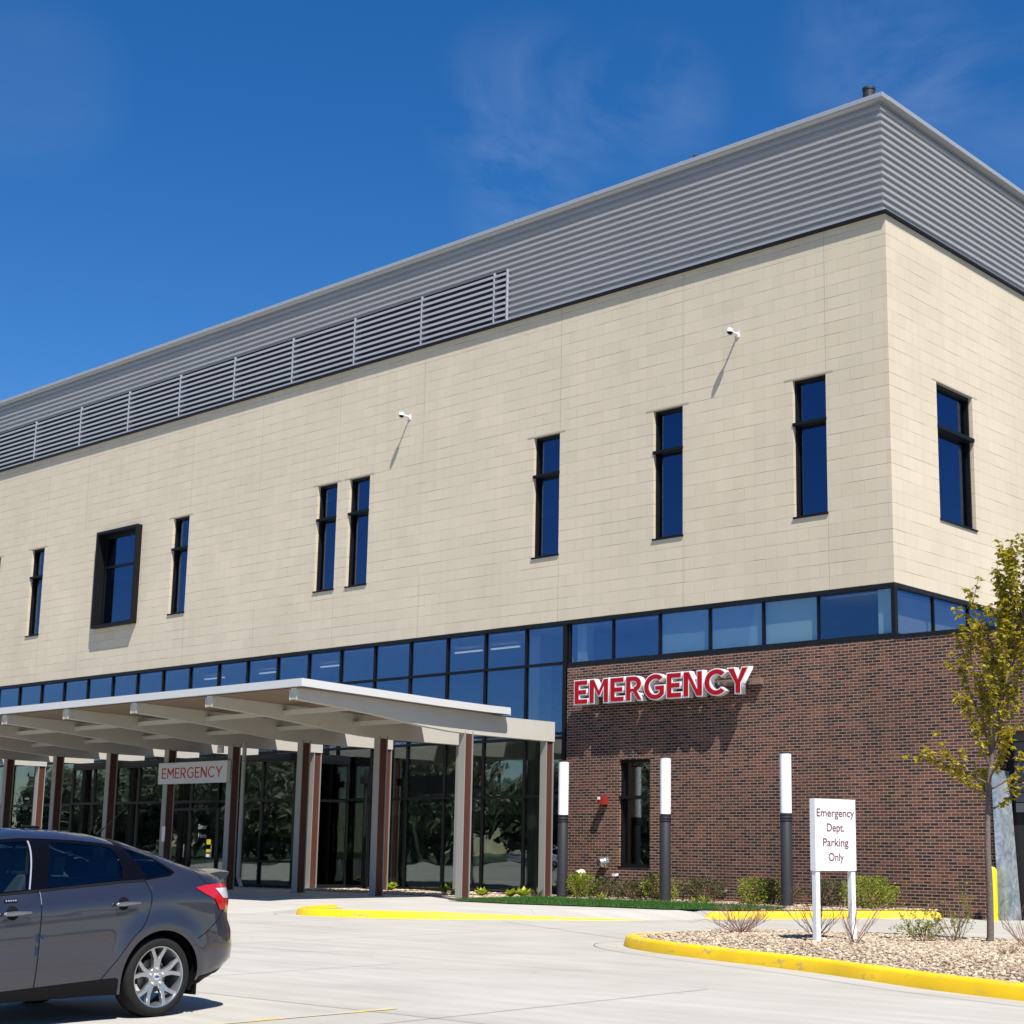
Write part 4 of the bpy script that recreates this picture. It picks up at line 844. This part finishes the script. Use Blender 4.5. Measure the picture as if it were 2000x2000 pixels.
def bare(loc, R, h, n, label, seed, lean=(0, 0), leaves=0):
    r = random.Random(seed); t = thing('bare_shrub', loc, label, 'shrub', 'bare twiggy shrubs in the gravel island'); mb = MB(); V = []; Fc = []
    def grow(p, d, l, rad, lev):
        P = [p.copy()]
        for k in range(4): d = (d+rv(r)*.16+Vector((0, 0, .05))).normalized(); p = p+d*l/4; P.append(p.copy())
        limb(mb, P, rad, rad*.5, 4)
        if lev:
            for k in (1, 2, 3, 4):
                if r.random() < .8: grow(P[k], (d+rv(r)*.75+Vector((0, 0, .1))).normalized(), l*r.uniform(.3, .55), rad*.5, lev-1)
        elif leaves:
            for q in P[1:]:
                for _ in range(leaves): leaf(V, Fc, q+rv(r)*.02, rv(r), rv(r), .026, .018)
    for i in range(n):
        a = r.uniform(0, 2*pi); e_ = r.uniform(.35, 1.2); grow(Vector((r.uniform(-.05, .05), r.uniform(-.05, .05), 0)), Vector((cos(a)*cos(e_)*R/h+lean[0], sin(a)*cos(e_)*R/h+lean[1], sin(e_))).normalized(), h*r.uniform(.7, 1.1), .006, 2)
    mb.build('stem', M_twig, t)
    if leaves: mesh_of('foliage', V, Fc, M_shrubd if leaves > 2 else M_shrub, t)

# ------------------------------------------------------------------ car (u: towards the rear from the rear axle, z up, y outwards)
def lerp_tab(t,x):
    if x<=t[0][0]: return t[0][1]
    for (a,b),(c,d) in zip(t,t[1:]):
        if x<=c:
            k=(x-a)/(c-a); k=k*k*(3-2*k)*.35+k*.65
            return b+(d-b)*k
    return t[-1][1]
TOP=[(-3.56,.62),(-3.5,.74),(-3.3,.86),(-2.9,.97),(-2.45,1.05),(-2.2,1.09),(-1.9,1.25),(-1.6,1.385),(-1.35,1.445),(-1.05,1.47),(-.75,1.465),(-.45,1.44),(-.2,1.395),(.05,1.325),(.3,1.235),(.5,1.16),(.72,1.155),(.9,1.13),(.96,1.0)]
BELT=[(-3.56,.6),(-3.3,.72),(-2.6,.86),(-2.0,.93),(-1.47,.975),(-1.1,1.008),(-.4,1.062),(-.1,1.085),(.2,1.10),(.45,1.08),(.96,1.02)]
SEC=[(.17,.83),(.24,.865),(.34,.885),(.5,.898),(.66,.90),(.80,.895),(.88,.895),(.94,.882),(1.0,.86),(1.04,.835)]
REAR=[(.17,.5),(.256,.70),(.31,.86),(.42,1.0),(.515,1.01),(.634,.99),(.74,.94),(.9,.94),(1.0,.93),(1.1,.94),(1.16,.9)]
FRONT=[(.17,-3.35),(.3,-3.5),(.5,-3.56),(.7,-3.53),(.85,-3.42),(1.0,-3.3),(1.5,-3.3)]
def W(u,z):
    T=lerp_tab(TOP,u);B=lerp_tab(BELT,u)
    if B>T-.03: B=T-.03
    if z<=B:
        w=lerp_tab(SEC,.17+(z-.17)/(B-.17)*.87)
    else:
        k=(z-B)/(T-B)
        if k>=1: return 0.
        g=min(1,max(0,(T-B)/.30)) # greenhouse-ness
        lin=.835-.17*g*min(k,1)*1.0
        n=2.2+1.8*g
        w=lin*(1-k**n)**(1/n) if g>.05 else .835*(1-k**2.2)**(1/2.2)
    R=lerp_tab(REAR,z); u0=-.1
    if u>u0:
        t=(u-u0)/(R-u0)
        if t>=1: return 0.
        w*=(1-t**4.5)**(1/3.5)
    F=lerp_tab(FRONT,z);u0=-2.3
    if u<u0:
        t=(u-u0)/(F-u0)
        if t>=1:return 0.
        w*=(1-t**2.8)**(1/2.6)
    # wheel arch flare
    for c in (0,-2.65):
        r=hypot(u-c,z-.31)
        w+= .022*math.exp(-((r-.40)/.09)**2)*(1 if w>.5 else 0)
    return w
AZ = radians(-4); REARV = Vector((sin(AZ), cos(AZ), 0)); SIDE = Vector((cos(AZ), -sin(AZ), 0)); BASE = Vector((6.45, -22.83, 0)); CEN = BASE-SIDE*.89
car = thing('parked_car', CEN, 'dark grey four door sedan parked at the left edge with its rear towards the building', 'car', rz=-AZ)
# car local frame: x = outwards (left side of the car), y = rearwards
M_paint, _t, _p = newmat('grey_car_paint'); _p.inputs['Base Color'].default_value = (.050, .050, .070, 1); _p.inputs['Metallic'].default_value = .75; _p.inputs['Roughness'].default_value = .36; _p.inputs['Coat Weight'].default_value = 1; _p.inputs['Coat Roughness'].default_value = .035
_tc = node(_t, 'ShaderNodeTexCoord'); _n = node(_t, 'ShaderNodeTexNoise'); _n.inputs['Scale'].default_value = 900; _t.links.new(_tc.outputs['Object'], _n.inputs['Vector']); _r = node(_t, 'ShaderNodeMapRange'); _r.inputs[3].default_value = .28; _r.inputs[4].default_value = .46; _t.links.new(_n.outputs['Fac'], _r.inputs[0]); _t.links.new(_r.outputs[0], _p.inputs['Roughness'])
M_ctrim = simple('car_black_trim', (.002, .002, .004), .35, spec=.08); M_rub = simple('car_rubber', (.006, .006, .007), .7, spec=.12); M_tyre = simple('tyre_rubber', (.012, .012, .012), .8, 0, spec=.2, var=.15, scale=20)
M_cglass = glass('car_side_glass', (.66, .80, .76), .9, (.65, .80, 1.0), 1.5, 0, .02); M_hndl = simple('satin_handle', (.16, .165, .19), .22, .6, coat=1); M_rim = simple('alloy_rim', (.42, .43, .45), .28, .85); M_seat = simple('car_seat', (.02, .022, .03), .8); M_tail = simple('tail_lamp_red', (.45, .005, .008), .15, 0, coat=1)
M_clear = simple('tail_lamp_clear', (.70, .72, .76), .12, .3, coat=1); M_bright = simple('bright_edge', (.75, .77, .8), .2, .7); M_cblue = simple('hub_badge_blue', (.01, .04, .22), .2, 0, coat=1)
def Rz(z): return lerp_tab(REAR, z)
def Fz(z): return lerp_tab(FRONT, z)
def Tu(u): return lerp_tab(TOP, u)
def frange(a, b, s):
    n = max(1, int(round((b-a)/s))); return [a+(b-a)*i/n for i in range(n+1)]
ZBOT = .20
sil = [(u, ZBOT) for u in frange(Fz(ZBOT)+.02, Rz(ZBOT)-.02, .06)]
zr = [z for z in frange(ZBOT+.02, 1.13, .03)]
sil += [(Rz(z)-.001, z) for z in zr]+[(u, Tu(u)-.001) for u in reversed(frange(-3.28, .915, .035))]+[(Fz(z)+.001, z) for z in reversed(frange(ZBOT+.03, .80, .04))]
def circ(cu, cz, r, n=40): return [(cu+r*cos(2*pi*i/n), cz+r*sin(2*pi*i/n)) for i in range(n)]
def sm(P, k=6): return [(v.x, v.y) for v in catmull([Vector((a, b, 0)) for a, b in P]+[Vector((P[0][0], P[0][1], 0))], k)][:-1]
arch = lambda c: [(c+.372*cos(a), .315+.362*sin(a)) for a in [pi*1.12-(pi*1.24)*i/30 for i in range(31)]]+[(c+.35, .12), (c-.35, .12)]
DLO = [(-2.02, .985), (-1.47, 1.0-.03), (-1.1, 1.0), (-.4, 1.055), (-.16, 1.066), (.10, 1.10), (.150, 1.128), (.13, 1.150), (.0, 1.245), (-.15, 1.300), (-.27, 1.338), (-.45, 1.358), (-.65, 1.375), (-.94, 1.386), (-1.15, 1.388), (-1.35, 1.372), (-1.55, 1.318), (-1.75, 1.215), (-1.93, 1.08)]
GF = [(-1.95, 1.0), (-1.47, .99), (-1.215, 1.008), (-1.125, 1.362), (-1.33, 1.350), (-1.53, 1.298), (-1.72, 1.198), (-1.88, 1.08)]
GR = [(-1.045, 1.020), (-.7, 1.043), (-.365, 1.070), (-.345, 1.16), (-.352, 1.25), (-.385, 1.316), (-.5, 1.335), (-.7, 1.348), (-.93, 1.358)]
GQ = [(-.125, 1.088), (.06, 1.112), (.112, 1.130), (.0, 1.215), (-.12, 1.275), (-.235, 1.312), (-.20, 1.22)]
D1 = [(-2.14, .30), (-2.14, .9), (-2.0, 1.0), (-1.108, 1.0), (-1.112, .92), (-1.127, .292)]
D2 = [(-1.108, 1.0), (-.16, 1.066), (-.118, .97), (-.125, .88), (-.149, .798), (-.21, .70), (-.30, .62), (-.43, .46), (-.554, .311), (-1.127, .292), (-1.112, .92)]
ROCK = [(-2.3, .255), (-1.4, .277), (-.40, .324), (-.38, .19), (-2.3, .19)]
BUMPL = [(.405, .30), (.55, .315), (.7, .345), (.84, .375), (.90, .36), (.7, .262), (.50, .205), (.40, .205)]
feat = [sil, arch(0), arch(-2.65), DLO, GF, GR, GQ, D1, D2, ROCK, BUMPL]
def clip(P): return P
verts = []; edges = []
def addloop(P, step=.05):
    b = len(verts); Q = []
    for i in range(len(P)):
        a = Vector(P[i]); c = Vector(P[(i+1) % len(P)]); k = max(1, int((c-a).length/step))
        for j in range(k): Q.append(a.lerp(c, j/k))
    for q in Q: verts.append(q)
    for i in range(len(Q)): edges.append((b+i, b+(i+1) % len(Q)))
for P in feat: addloop([p for p in P])
silp = sil
for u in frange(-3.5, .95, .045):
    for z in frange(.24, 1.44, .04):
        if inpoly(u, z, silp): verts.append(Vector((u+RND.uniform(-.002, .002), z+RND.uniform(-.002, .002))))
for u in frange(-3.25, .9, .03):
    for d in (.0025, .007, .014, .025, .045, .07): verts.append(Vector((u, Tu(u)-.001-d)))
for z in frange(.24, 1.1, .03):
    for d in (.0025, .008, .018, .035, .06, .09, .13): verts.append(Vector((Rz(z)-.001-d, z)))
    for d in (.0025, .008, .02, .04, .08):
        if z < .82: verts.append(Vector((Fz(z)+.001+d, z)))
vo, eo, fo, _a, _b, _c = delaunay_2d_cdt(verts, edges, [], 0, 1e-6)
def Wc(u, z):
    if z >= Tu(u)-.0012 or u >= Rz(z)-.0012 or u <= Fz(z)+.0012: return 0.
    return max(W(u, z), 0)
def body_mesh(sgn):
    reg = {}
    for f in fo:
        cx = sum(vo[i].x for i in f)/len(f); cz = sum(vo[i].y for i in f)/len(f)
        if not inpoly(cx, cz, silp): continue
        if inpoly(cx, cz, feat[1]) or inpoly(cx, cz, feat[2]): continue
        if inpoly(cx, cz, GF) or inpoly(cx, cz, GR) or inpoly(cx, cz, GQ): continue
        wy = sum(max(W(vo[i].x, vo[i].y), 0) for i in f)/len(f)
        if (-.22 < cx < .36 or -2.05 < cx < -1.56) and wy < .60 and cz > 1.1: continue
        k = 'trim' if inpoly(cx, cz, DLO) else ('front_door' if inpoly(cx, cz, D1) and cz < 1.1 else ('rear_door' if inpoly(cx, cz, D2) else ('rocker' if inpoly(cx, cz, ROCK) or cz < .205 or inpoly(cx, cz, BUMPL) else 'body')))
        reg.setdefault(k, []).append(f)
    return reg
reg = body_mesh(1)
def build_region(name, keys, m, parent, sgn, lift=0.):
    used = {}; V = []; Fc = []
    for k in keys:
        for f in reg.get(k, []):
            q = []
            for i in f:
                if i not in used: used[i] = len(V); u, z = vo[i]; V.append((sgn*(Wc(u, z)+lift), u, z))
                q.append(used[i])
            Fc.append(q if sgn > 0 else q[::-1])
    me = bpy.data.meshes.new(name); me.from_pydata(V, [], Fc); me.materials.append(m); me.polygons.foreach_set('use_smooth', [True]*len(Fc)); o = bpy.data.objects.new(name, me); COL.objects.link(o); o.parent = parent; return o
def patch_poly(P, sgn, lift, step=.05):
    vs = []; es = []; Q = []
    for i in range(len(P)):
        a = Vector(P[i]); c = Vector(P[(i+1) % len(P)]); k = max(1, int((c-a).length/step))
        for j in range(k): Q.append(a.lerp(c, j/k))
    vs = list(Q); es = [(i, (i+1) % len(Q)) for i in range(len(Q))]
    us = [p.x for p in Q]; zs = [p.y for p in Q]
    for u in frange(min(us), max(us), step):
        for z in frange(min(zs), max(zs), step*.8):
            if inpoly(u, z, [(p.x, p.y) for p in Q]): vs.append(Vector((u, z)))
    a, _, f, *_r = delaunay_2d_cdt(vs, es, [], 0, 1e-6); PP = [(p.x, p.y) for p in Q]
    f = [t for t in f if inpoly(sum(a[i].x for i in t)/len(t), sum(a[i].y for i in t)/len(t), PP)]
    return [(sgn*(Wc(p.x, p.y)+lift), p.x, p.y) for p in a], [tuple(t) if sgn > 0 else tuple(t)[::-1] for t in f]
def patch(name, P, m, parent, sgn, lift, step=.05, smooth=True):
    V, Fc = patch_poly(P, sgn, lift, step); me = bpy.data.meshes.new(name); me.from_pydata(V, [], Fc); me.materials.append(m); me.polygons.foreach_set('use_smooth', [smooth]*len(Fc)); o = bpy.data.objects.new(name, me); COL.objects.link(o); o.parent = parent; return o
def strip(name, P, wd, m, parent, sgn, lift=.0015):
    P = [Vector((a, b, 0)) for a, b in P]; A = inset(P, wd/2); Bq = inset(P, -wd/2); n = len(P)
    mb = MB(); mb.add([(sgn*(Wc(q.x, q.y)+lift), q.x, q.y) for q in A+Bq], [(i, i+1, n+i+1, n+i) for i in range(n-1)]); return mb.build(name, m, parent)
def dens(P, s=.04):
    o = []
    for a, b in zip(P, P[1:]):
        k = max(1, int(hypot(b[0]-a[0], b[1]-a[1])/s)); o += [(a[0]+(b[0]-a[0])*j/k, a[1]+(b[1]-a[1])*j/k) for j in range(k)]
    return o+[P[-1]]
def smooth_line(P): return [(v.x, v.y) for v in catmull([Vector((a, b, 0)) for a, b in P], 6)]
for sgn in (1, -1):
    build_region('body', ['body'], M_paint, car, sgn); build_region('window_trim', ['trim'], M_ctrim, car, sgn); build_region('rocker_panel', ['rocker'], M_rub, car, sgn, .001)
    fd = build_region('front_door', ['front_door'], M_paint, car, sgn); rd = build_region('rear_door', ['rear_door'], M_paint, car, sgn)
    patch('side_window', GF, M_cglass, fd, sgn, -.006); patch('side_window', GR, M_cglass, rd, sgn, -.006); patch('quarter_window', GQ, M_cglass, car, sgn, -.006)
    gp = smooth_line([(-.16, 1.066), (-.118, .97), (-.123, .88), (-.149, .798), (-.21, .70), (-.30, .62), (-.43, .46), (-.554, .315)])
    strip('door_gap', gp, .007, M_rub, rd, sgn); strip('door_gap', dens([(-1.108, 1.0), (-1.112, .92), (-1.120, .6), (-1.127, .292)]), .008, M_rub, fd, sgn); strip('door_gap', dens([(-2.14, .30), (-2.14, .9)]), .008, M_rub, fd, sgn)
    strip('sill_gap', dens([(-2.27, .259), (-1.4, .279), (-.42, .325)]), .012, M_rub, car, sgn)
    strip('bright_edge', dens([(-1.112, .995), (-1.114, .90)], .02), .004, M_bright, car, sgn, .003)
    strip('belt_seal', dens([(-2.0, .987), (-1.47, .972), (-1.1, 1.001), (-.4, 1.056), (-.16, 1.067)]), .016, M_rub, car, sgn, .004)
    strip('pillar_glint', dens([(-1.19, 1.01), (-1.10, 1.368)]), .012, M_bright, car, sgn, .002)  # bright strip painted in place of a reflection on the pillar
    strip('trunk_gap', smooth_line([(.355, 1.150), (.392, 1.123), (.442, 1.055), (.50, 1.032), (.56, 1.033)]), .006, M_rub, car, sgn)
    strip('bumper_gap', smooth_line([(.345, .60), (.42, .63), (.50, .68), (.62, .76), (.66, .81)]), .006, M_rub, car, sgn)
    # tail lamp
    tl = patch('tail_light', [(.325, 1.006), (.45, 1.026), (.60, 1.036), (.75, 1.032), (.885, 1.02), (.90, .93), (.905, .83), (.74, .822), (.615, .822), (.545, .908), (.43, .955)], M_tail, car, sgn, .006, .03)
    patch('clear_lens', [(.555, .998), (.70, 1.0), (.85, .995), (.87, .925), (.74, .915), (.655, .918)], M_clear, tl, sgn, .010, .03)
    # headlight
    patch('headlight', [(-3.44, .74), (-3.42, .66), (-3.30, .67), (-3.05, .79), (-2.98, .84), (-3.12, .835), (-3.3, .80)], M_clear, car, sgn, .006, .03)
    # handles
    for hu, hz, dd in ((-1.335, .842, fd), (-.365, .892, rd)):
        mb = MB(); n = 16
        pts = [(hu-.115, hz-.012), (hu-.10, hz+.010), (hu-.02, hz+.016), (hu+.06, hz+.014), (hu+.115, hz+.012), (hu+.118, hz-.004), (hu+.06, hz-.010), (hu-.03, hz-.020), (hu-.10, hz-.020)]
        yb = Wc(hu, hz)
        mb.prism([(sgn*(yb+.018), a_, b_) for a_, b_ in pts], (sgn*.028, 0, 0)); h = mb.build('door_handle', M_hndl, dd); bevel(h, .009, 3)
        patch('handle_recess', circ(hu-.02, hz, .052, 20), M_rub, dd, sgn, .0012, .03)
    if sgn > 0:
        patch('entry_keypad', [(-1.418, .916), (-1.31, .920), (-1.308, .944), (-1.416, .940)], M_rub, fd, sgn, .004, .03)
        for k in range(5): patch('keypad_button', circ(-1.40+.019*k, .931+.0007*k, .006, 10), M_bright, fd, sgn, .007, .03)
    # mirror
    mb = MB(); mb.lathe((sgn*.96, -1.86, .99), (0, 1, 0), [(-.09, .0), (-.08, .05), (-.03, .085), (.02, .09), (.04, .085), (.04, 0)], 16); mm = mb.build('wing_mirror', M_paint, car, smooth=True)
    mb = MB(); mb.box(sgn*.82, sgn*.92, -1.88, -1.82, .95, .99); mb.build('mirror_stalk', M_ctrim, mm)
def topz(u, y):
    lo = lerp_tab(BELT, u); hi = Tu(u)-.0005
    for _ in range(30):
        mid = (lo+hi)/2
        if Wc(u, mid) > y: lo = mid
        else: hi = mid
    return lo
def top_patch(name, u0, u1, hw0, hw1, m, lift, nu=14, ny=16):
    mb = MB(); vs = []
    for i in range(nu+1):
        u = u0+(u1-u0)*i/nu; hw = hw0+(hw1-hw0)*i/nu
        for j in range(ny+1): y = -hw+2*hw*j/ny; vs.append((y, u, topz(u, abs(y))+lift))
    return (mb.add(vs, [(i*(ny+1)+j, i*(ny+1)+j+1, (i+1)*(ny+1)+j+1, (i+1)*(ny+1)+j) for i in range(nu) for j in range(ny)])).build(name, m, car, smooth='all')
top_patch('rear_windscreen', -.25, .40, .60, .68, M_cglass, .004); top_patch('windscreen', -2.1, -1.53, .68, .60, M_cglass, .004)
top_patch('windscreen_header', -.29, -.22, .60, .61, M_ctrim, .006, 2)
# spoiler lip
mb = MB(); vs = []; n = 18
for i in range(n+1):
    t = -1+2*i/n; y = t*.70; back = .915-.10*abs(t)**3; z = 1.150-.03*abs(t)**4
    vs += [(y, back-.32, z-.02), (y, back-.10, z+.012), (y, back, z+.006), (y, back-.015, z-.030), (y, back-.10, z-.05)]
mb.add(vs, [(5*i+j, 5*i+(j+1) % 5, 5*i+5+(j+1) % 5, 5*i+5+j) for i in range(n) for j in range(5)]+[(0, 1, 2, 3, 4), tuple(5*n+j for j in range(5))[::-1]]); mb.build('spoiler', M_paint, car, smooth=True)
# underbody, wheel wells, interior
mb = MB(); mb.box(-.78, .78, -3.2, -2.98, .2, .5); mb.box(-.80, .80, -2.28, -.40, .2, .30); mb.box(-.70, .70, .42, .60, .32, .5); mb.box(-.60, .60, -3.2, .75, .30, .62); mb.box(-.80, .80, -2.2, -.36, .30, .58); mb.box(-.80, .80, -.3, .62, .70, .96); mb.build('underbody', M_rub, car)
for c in (0, -2.65):
    for s in (1, -1):
        mb = MB(); n = 24; R_ = .366; vs = []
        for i in range(n+1):
            a_ = -.35+(pi+.7)*i/n; vs += [(s*.86, c+R_*cos(a_), .315+R_*sin(a_)), (s*.55, c+R_*cos(a_), .315+R_*sin(a_))]
        mb.add(vs, [(2*i, 2*i+2, 2*i+3, 2*i+1) for i in range(n)]); mb.quad((s*.6, c-.36, .24), (s*.6, c+.36, .24), (s*.6, c+.36, .68), (s*.6, c-.36, .68)); mb.build('wheel_arch', M_rub, car)
mb = MB()
for y in (-.36, .36):
    mb.box(y-.24, y+.24, -1.75, -1.25, .5, .66)
    mb.prism([(y-.23, -1.30, .62), (y-.23, -1.14, .62), (y-.21, -.98, 1.10), (y-.21, -1.08, 1.12)], (.46, 0, 0))
mb.box(-.62, .62, -.95, -.45, .5, .68); mb.prism([(-.62, -.50, .62), (-.62, -.30, .62), (-.60, -.14, 1.07), (-.60, -.26, 1.08)], (1.22, 0, 0)); mb.box(-.65, .65, -2.2, -1.98, .7, .98)
o = mb.build('seat', M_seat, car); bevel(o, .03, 3)
mb = MB(); mb.box(-.62, .62, -.2, .35, .98, 1.02); mb.prism([(-.73, -.42, 1.02), (-.60, -.40, 1.33), (-.60, -.15, 1.30), (-.73, .25, 1.04), (-.73, .25, 1.0)], (.01, 0, 0)); mb.build('parcel_shelf', simple('sunlit_tone_trim', (.55, .62, .55), .7), car)  # pale colour stands for sun falling on the shelf and far pillar lining
mb = MB()
for x, y0, z0, z1 in ((-.36, -1.06, 1.14, 1.31), (.36, -1.06, 1.14, 1.31), (-.36, -.22, 1.09, 1.24), (.36, -.22, 1.09, 1.24)): mb.box(x-.13, x+.13, y0-.05, y0+.05, z0, z1); mb.tube((x, y0, z0-.1), (x, y0, z0+.02), .012)
o = mb.build('headrest', M_seat, car); bevel(o, .035, 4)
# mud flap, antenna
for s in (1, -1):
    mb = MB(); mb.box(s*.68, s*.86, .385, .40, .15, .42); mb.build('mud_flap', M_rub, car)
mb = MB(); mb.tube((.0, -.05, 1.425), (.0, .02, 1.475), .012, .008); mb.tube((0, .0, 1.455), (0, .22, 1.64), .004, .003, 8); mb.build('antenna', M_rub, car)
mb = MB(); mb.tube((.3, -.95, 1.475), (.3, -.80, 1.475), .012); mb.build('roof_fitting', M_rub, car)
# plate and rear details
mb = MB(); mb.box(-.26, .26, .945, .955, .74, .87); mb.build('number_plate', M_white, car)
mb = MB(); mb.box(-.42, .42, -3.572, -3.50, .38, .52); mb.build('grille', M_ctrim, car)
# wheels
def wheel(u, sgn):
    R0 = .312; cz = .314
    org = (sgn*.79, u, cz)
    T = bpy.data.objects.new('wheel', None)
    mb = MB(); prof = [(-.105, .225), (-.108, .262), (-.100, .292), (-.085, .305), (-.06, R0), (.055, R0), (.080, .306), (.096, .294), (.104, .268), (.100, .245), (.088, .236), (.086, .228)]
    ax = (sgn, 0, 0); mb.lathe(org, ax, prof, 56)
    tyre = mb.build('wheel', M_tyre, car, smooth=True)
    mb = MB(); mb.lathe(org, ax, [(.088, .240), (.094, .237), (.092, .228), (.075, .222), (.03, .212), (-.09, .210)], 56); rim = mb.build('rim', M_rim, tyre, smooth=True)
    # spokes
    mb = MB(); c = Vector(org)
    def pt(r_, a_, h): return c+Vector((sgn*h, r_*cos(a_), r_*sin(a_)))
    for k in range(5):
        a0 = pi/2+k*2*pi/5
        for sd in (-1, 1):
            rows = [(.040, a0+sd*.30, .060, .024), (.095, a0+sd*.11, .066, .019), (.145, a0+sd*.15, .072, .0165), (.212, a0+sd*.265, .080, .0165), (.233, a0+sd*.28, .082, .022)]
            vs = []
            for r_, a_, h, hw in rows:
                t_ = Vector((0, -sin(a_), cos(a_)))*hw
                vs += [pt(r_, a_, h)-t_*1.0, pt(r_, a_, h)+t_*1.0, pt(r_, a_, h-.035)+t_*1.2, pt(r_, a_, h-.035)-t_*1.2]
            mb.add(vs, [(4*i+j, 4*i+(j+1) % 4, 4*i+4+(j+1) % 4, 4*i+4+j) for i in range(4) for j in range(4)])
    mb.lathe(org, ax, [(.02, .075), (.058, .072), (.064, .060), (.064, .0)], 30); sp = mb.build('spokes', M_rim, tyre); bevel(sp, .004, 2)
    mb = MB()
    for k in range(5): a_ = pi/2+k*2*pi/5; p = pt(.062, a_, .060); mb.tube(p, p+Vector((sgn*.014, 0, 0)), .011, .009, 10)
    mb.build('lug_nut', M_bright, tyre)
    mb = MB(); mb.lathe(org, ax, [(.062, .030), (.070, .027), (.071, 0)], 24); hc = mb.build('hub_cap', M_bright, tyre, smooth=True)
    n = 24; cc = pt(0, 0, .0722); mb = MB(); mb.add([cc+Vector((0, .023*cos(2*pi*i/n), .011*sin(2*pi*i/n))) for i in range(n)], [tuple(range(n))]); mb.build('badge', M_cblue, hc)
    mb = MB(); mb.lathe(org, ax, [(-.02, .03), (-.02, .135), (.0, .135), (.0, .03)], 32); mb.build('brake_disc', simple('brake_steel', (.16, .15, .14), .5, .6) if 'brake_steel' not in bpy.data.materials else bpy.data.materials['brake_steel'], tyre, smooth=True)
for u in (0, -2.65):
    for s in (1, -1): wheel(u, s)

bare((4.35, -12.0, .2), .95, .52, 30, 'wide leafless twiggy shrub left of the white parking sign', 21)
bare((5.75, -12.2, .2), .45, .6, 13, 'leafless shrub around the posts of the parking sign', 22)
bare((6.75, -12.9, .2), .35, .62, 8, 'tall bare twigs just behind the right sign post', 24)
bare((7.15, -11.9, .2), .3, .34, 12, 'low shrub with a few green leaves left of the young tree trunk', 23, leaves=2)
bare((7.35, -11.4, .2), .4, .52, 11, 'thin bare twigs between the leafy low shrub and the tree trunk', 25, leaves=1)
bare((8.45, -11.6, .2), .4, .45, 12, 'bare curved twigs right of the young tree at the picture edge', 26)
bare((9.0, -13.3, .2), .4, .16, 12, 'flat dry reddish twigs lying on the gravel near the front kerb', 27)
M_pw = simple('white_car_paint', (.62, .64, .66), .3, 0, coat=1)
def copy_tree(o, parent, mp):
    c = o.copy(); COL.objects.link(c); c.parent = parent
    if c.type == 'MESH' and M_paint.name in [m.name for m in o.data.materials if m]:
        if o.data.name not in mp:
            d = o.data.copy(); d.materials[0] = M_pw; mp[o.data.name] = d
        c.data = mp[o.data.name]
    for ch in list(o.children): copy_tree(ch, c, mp)
    return c
_mp = {}
for (x, y, a, lb) in ((-47, -40, 40, 'white sedan parked across the lot, left of a similar one, mirrored in the glass'), (-53.5, -44.5, 42, 'white sedan parked farther out across the lot, mirrored in the glass'), (-38, -44, 30, 'white sedan parked nearest behind the viewpoint, mirrored in the glass')):
    c = copy_tree(car, None, _mp); c.location = (x, y, 0); c.rotation_euler = (0, 0, radians(a)); c['label'] = lb; c['group'] = 'white sedans across the lot'
# ------------------------------------------------------------------ what the glass mirrors: trees, lot and a white car across the drive
r = random.Random(99); M_wood2 = leafmat('park_leaf', [(.20, .22, .14), (.30, .32, .22), (.12, .14, .09)], .6, .3)
def backtree(x, y, H, R, seed):
    rr = random.Random(seed); t = thing('park_tree', (x, y, 0), 'tall green tree across the drive, mirrored in the glass', 'tree', 'trees across the drive behind the viewpoint'); V = []; Fc = []
    for i in range(2600):
        d = rv(rr); q = d*(rr.random()**.4)*(1+.35*noise.noise(d*2+Vector((seed, 0, 0)))); p = Vector((q.x*R, q.y*R, H*.5+q.z*H*.46)); leaf(V, Fc, p, rv(rr), rv(rr), rr.uniform(.5, .9), .7)
    mb = MB(); mb.tube((0, 0, 0), (0, 0, H*.6), .25, .12, 8); mb.build('trunk', M_bark, t); mesh_of('crown', V, Fc, M_wood2, t)
for i in range(20):
    x = -150+i*6.6+r.uniform(-2, 2); backtree(x, -64+r.uniform(-8, 4), r.uniform(8.5, 11.5), r.uniform(4.6, 6.2), i)
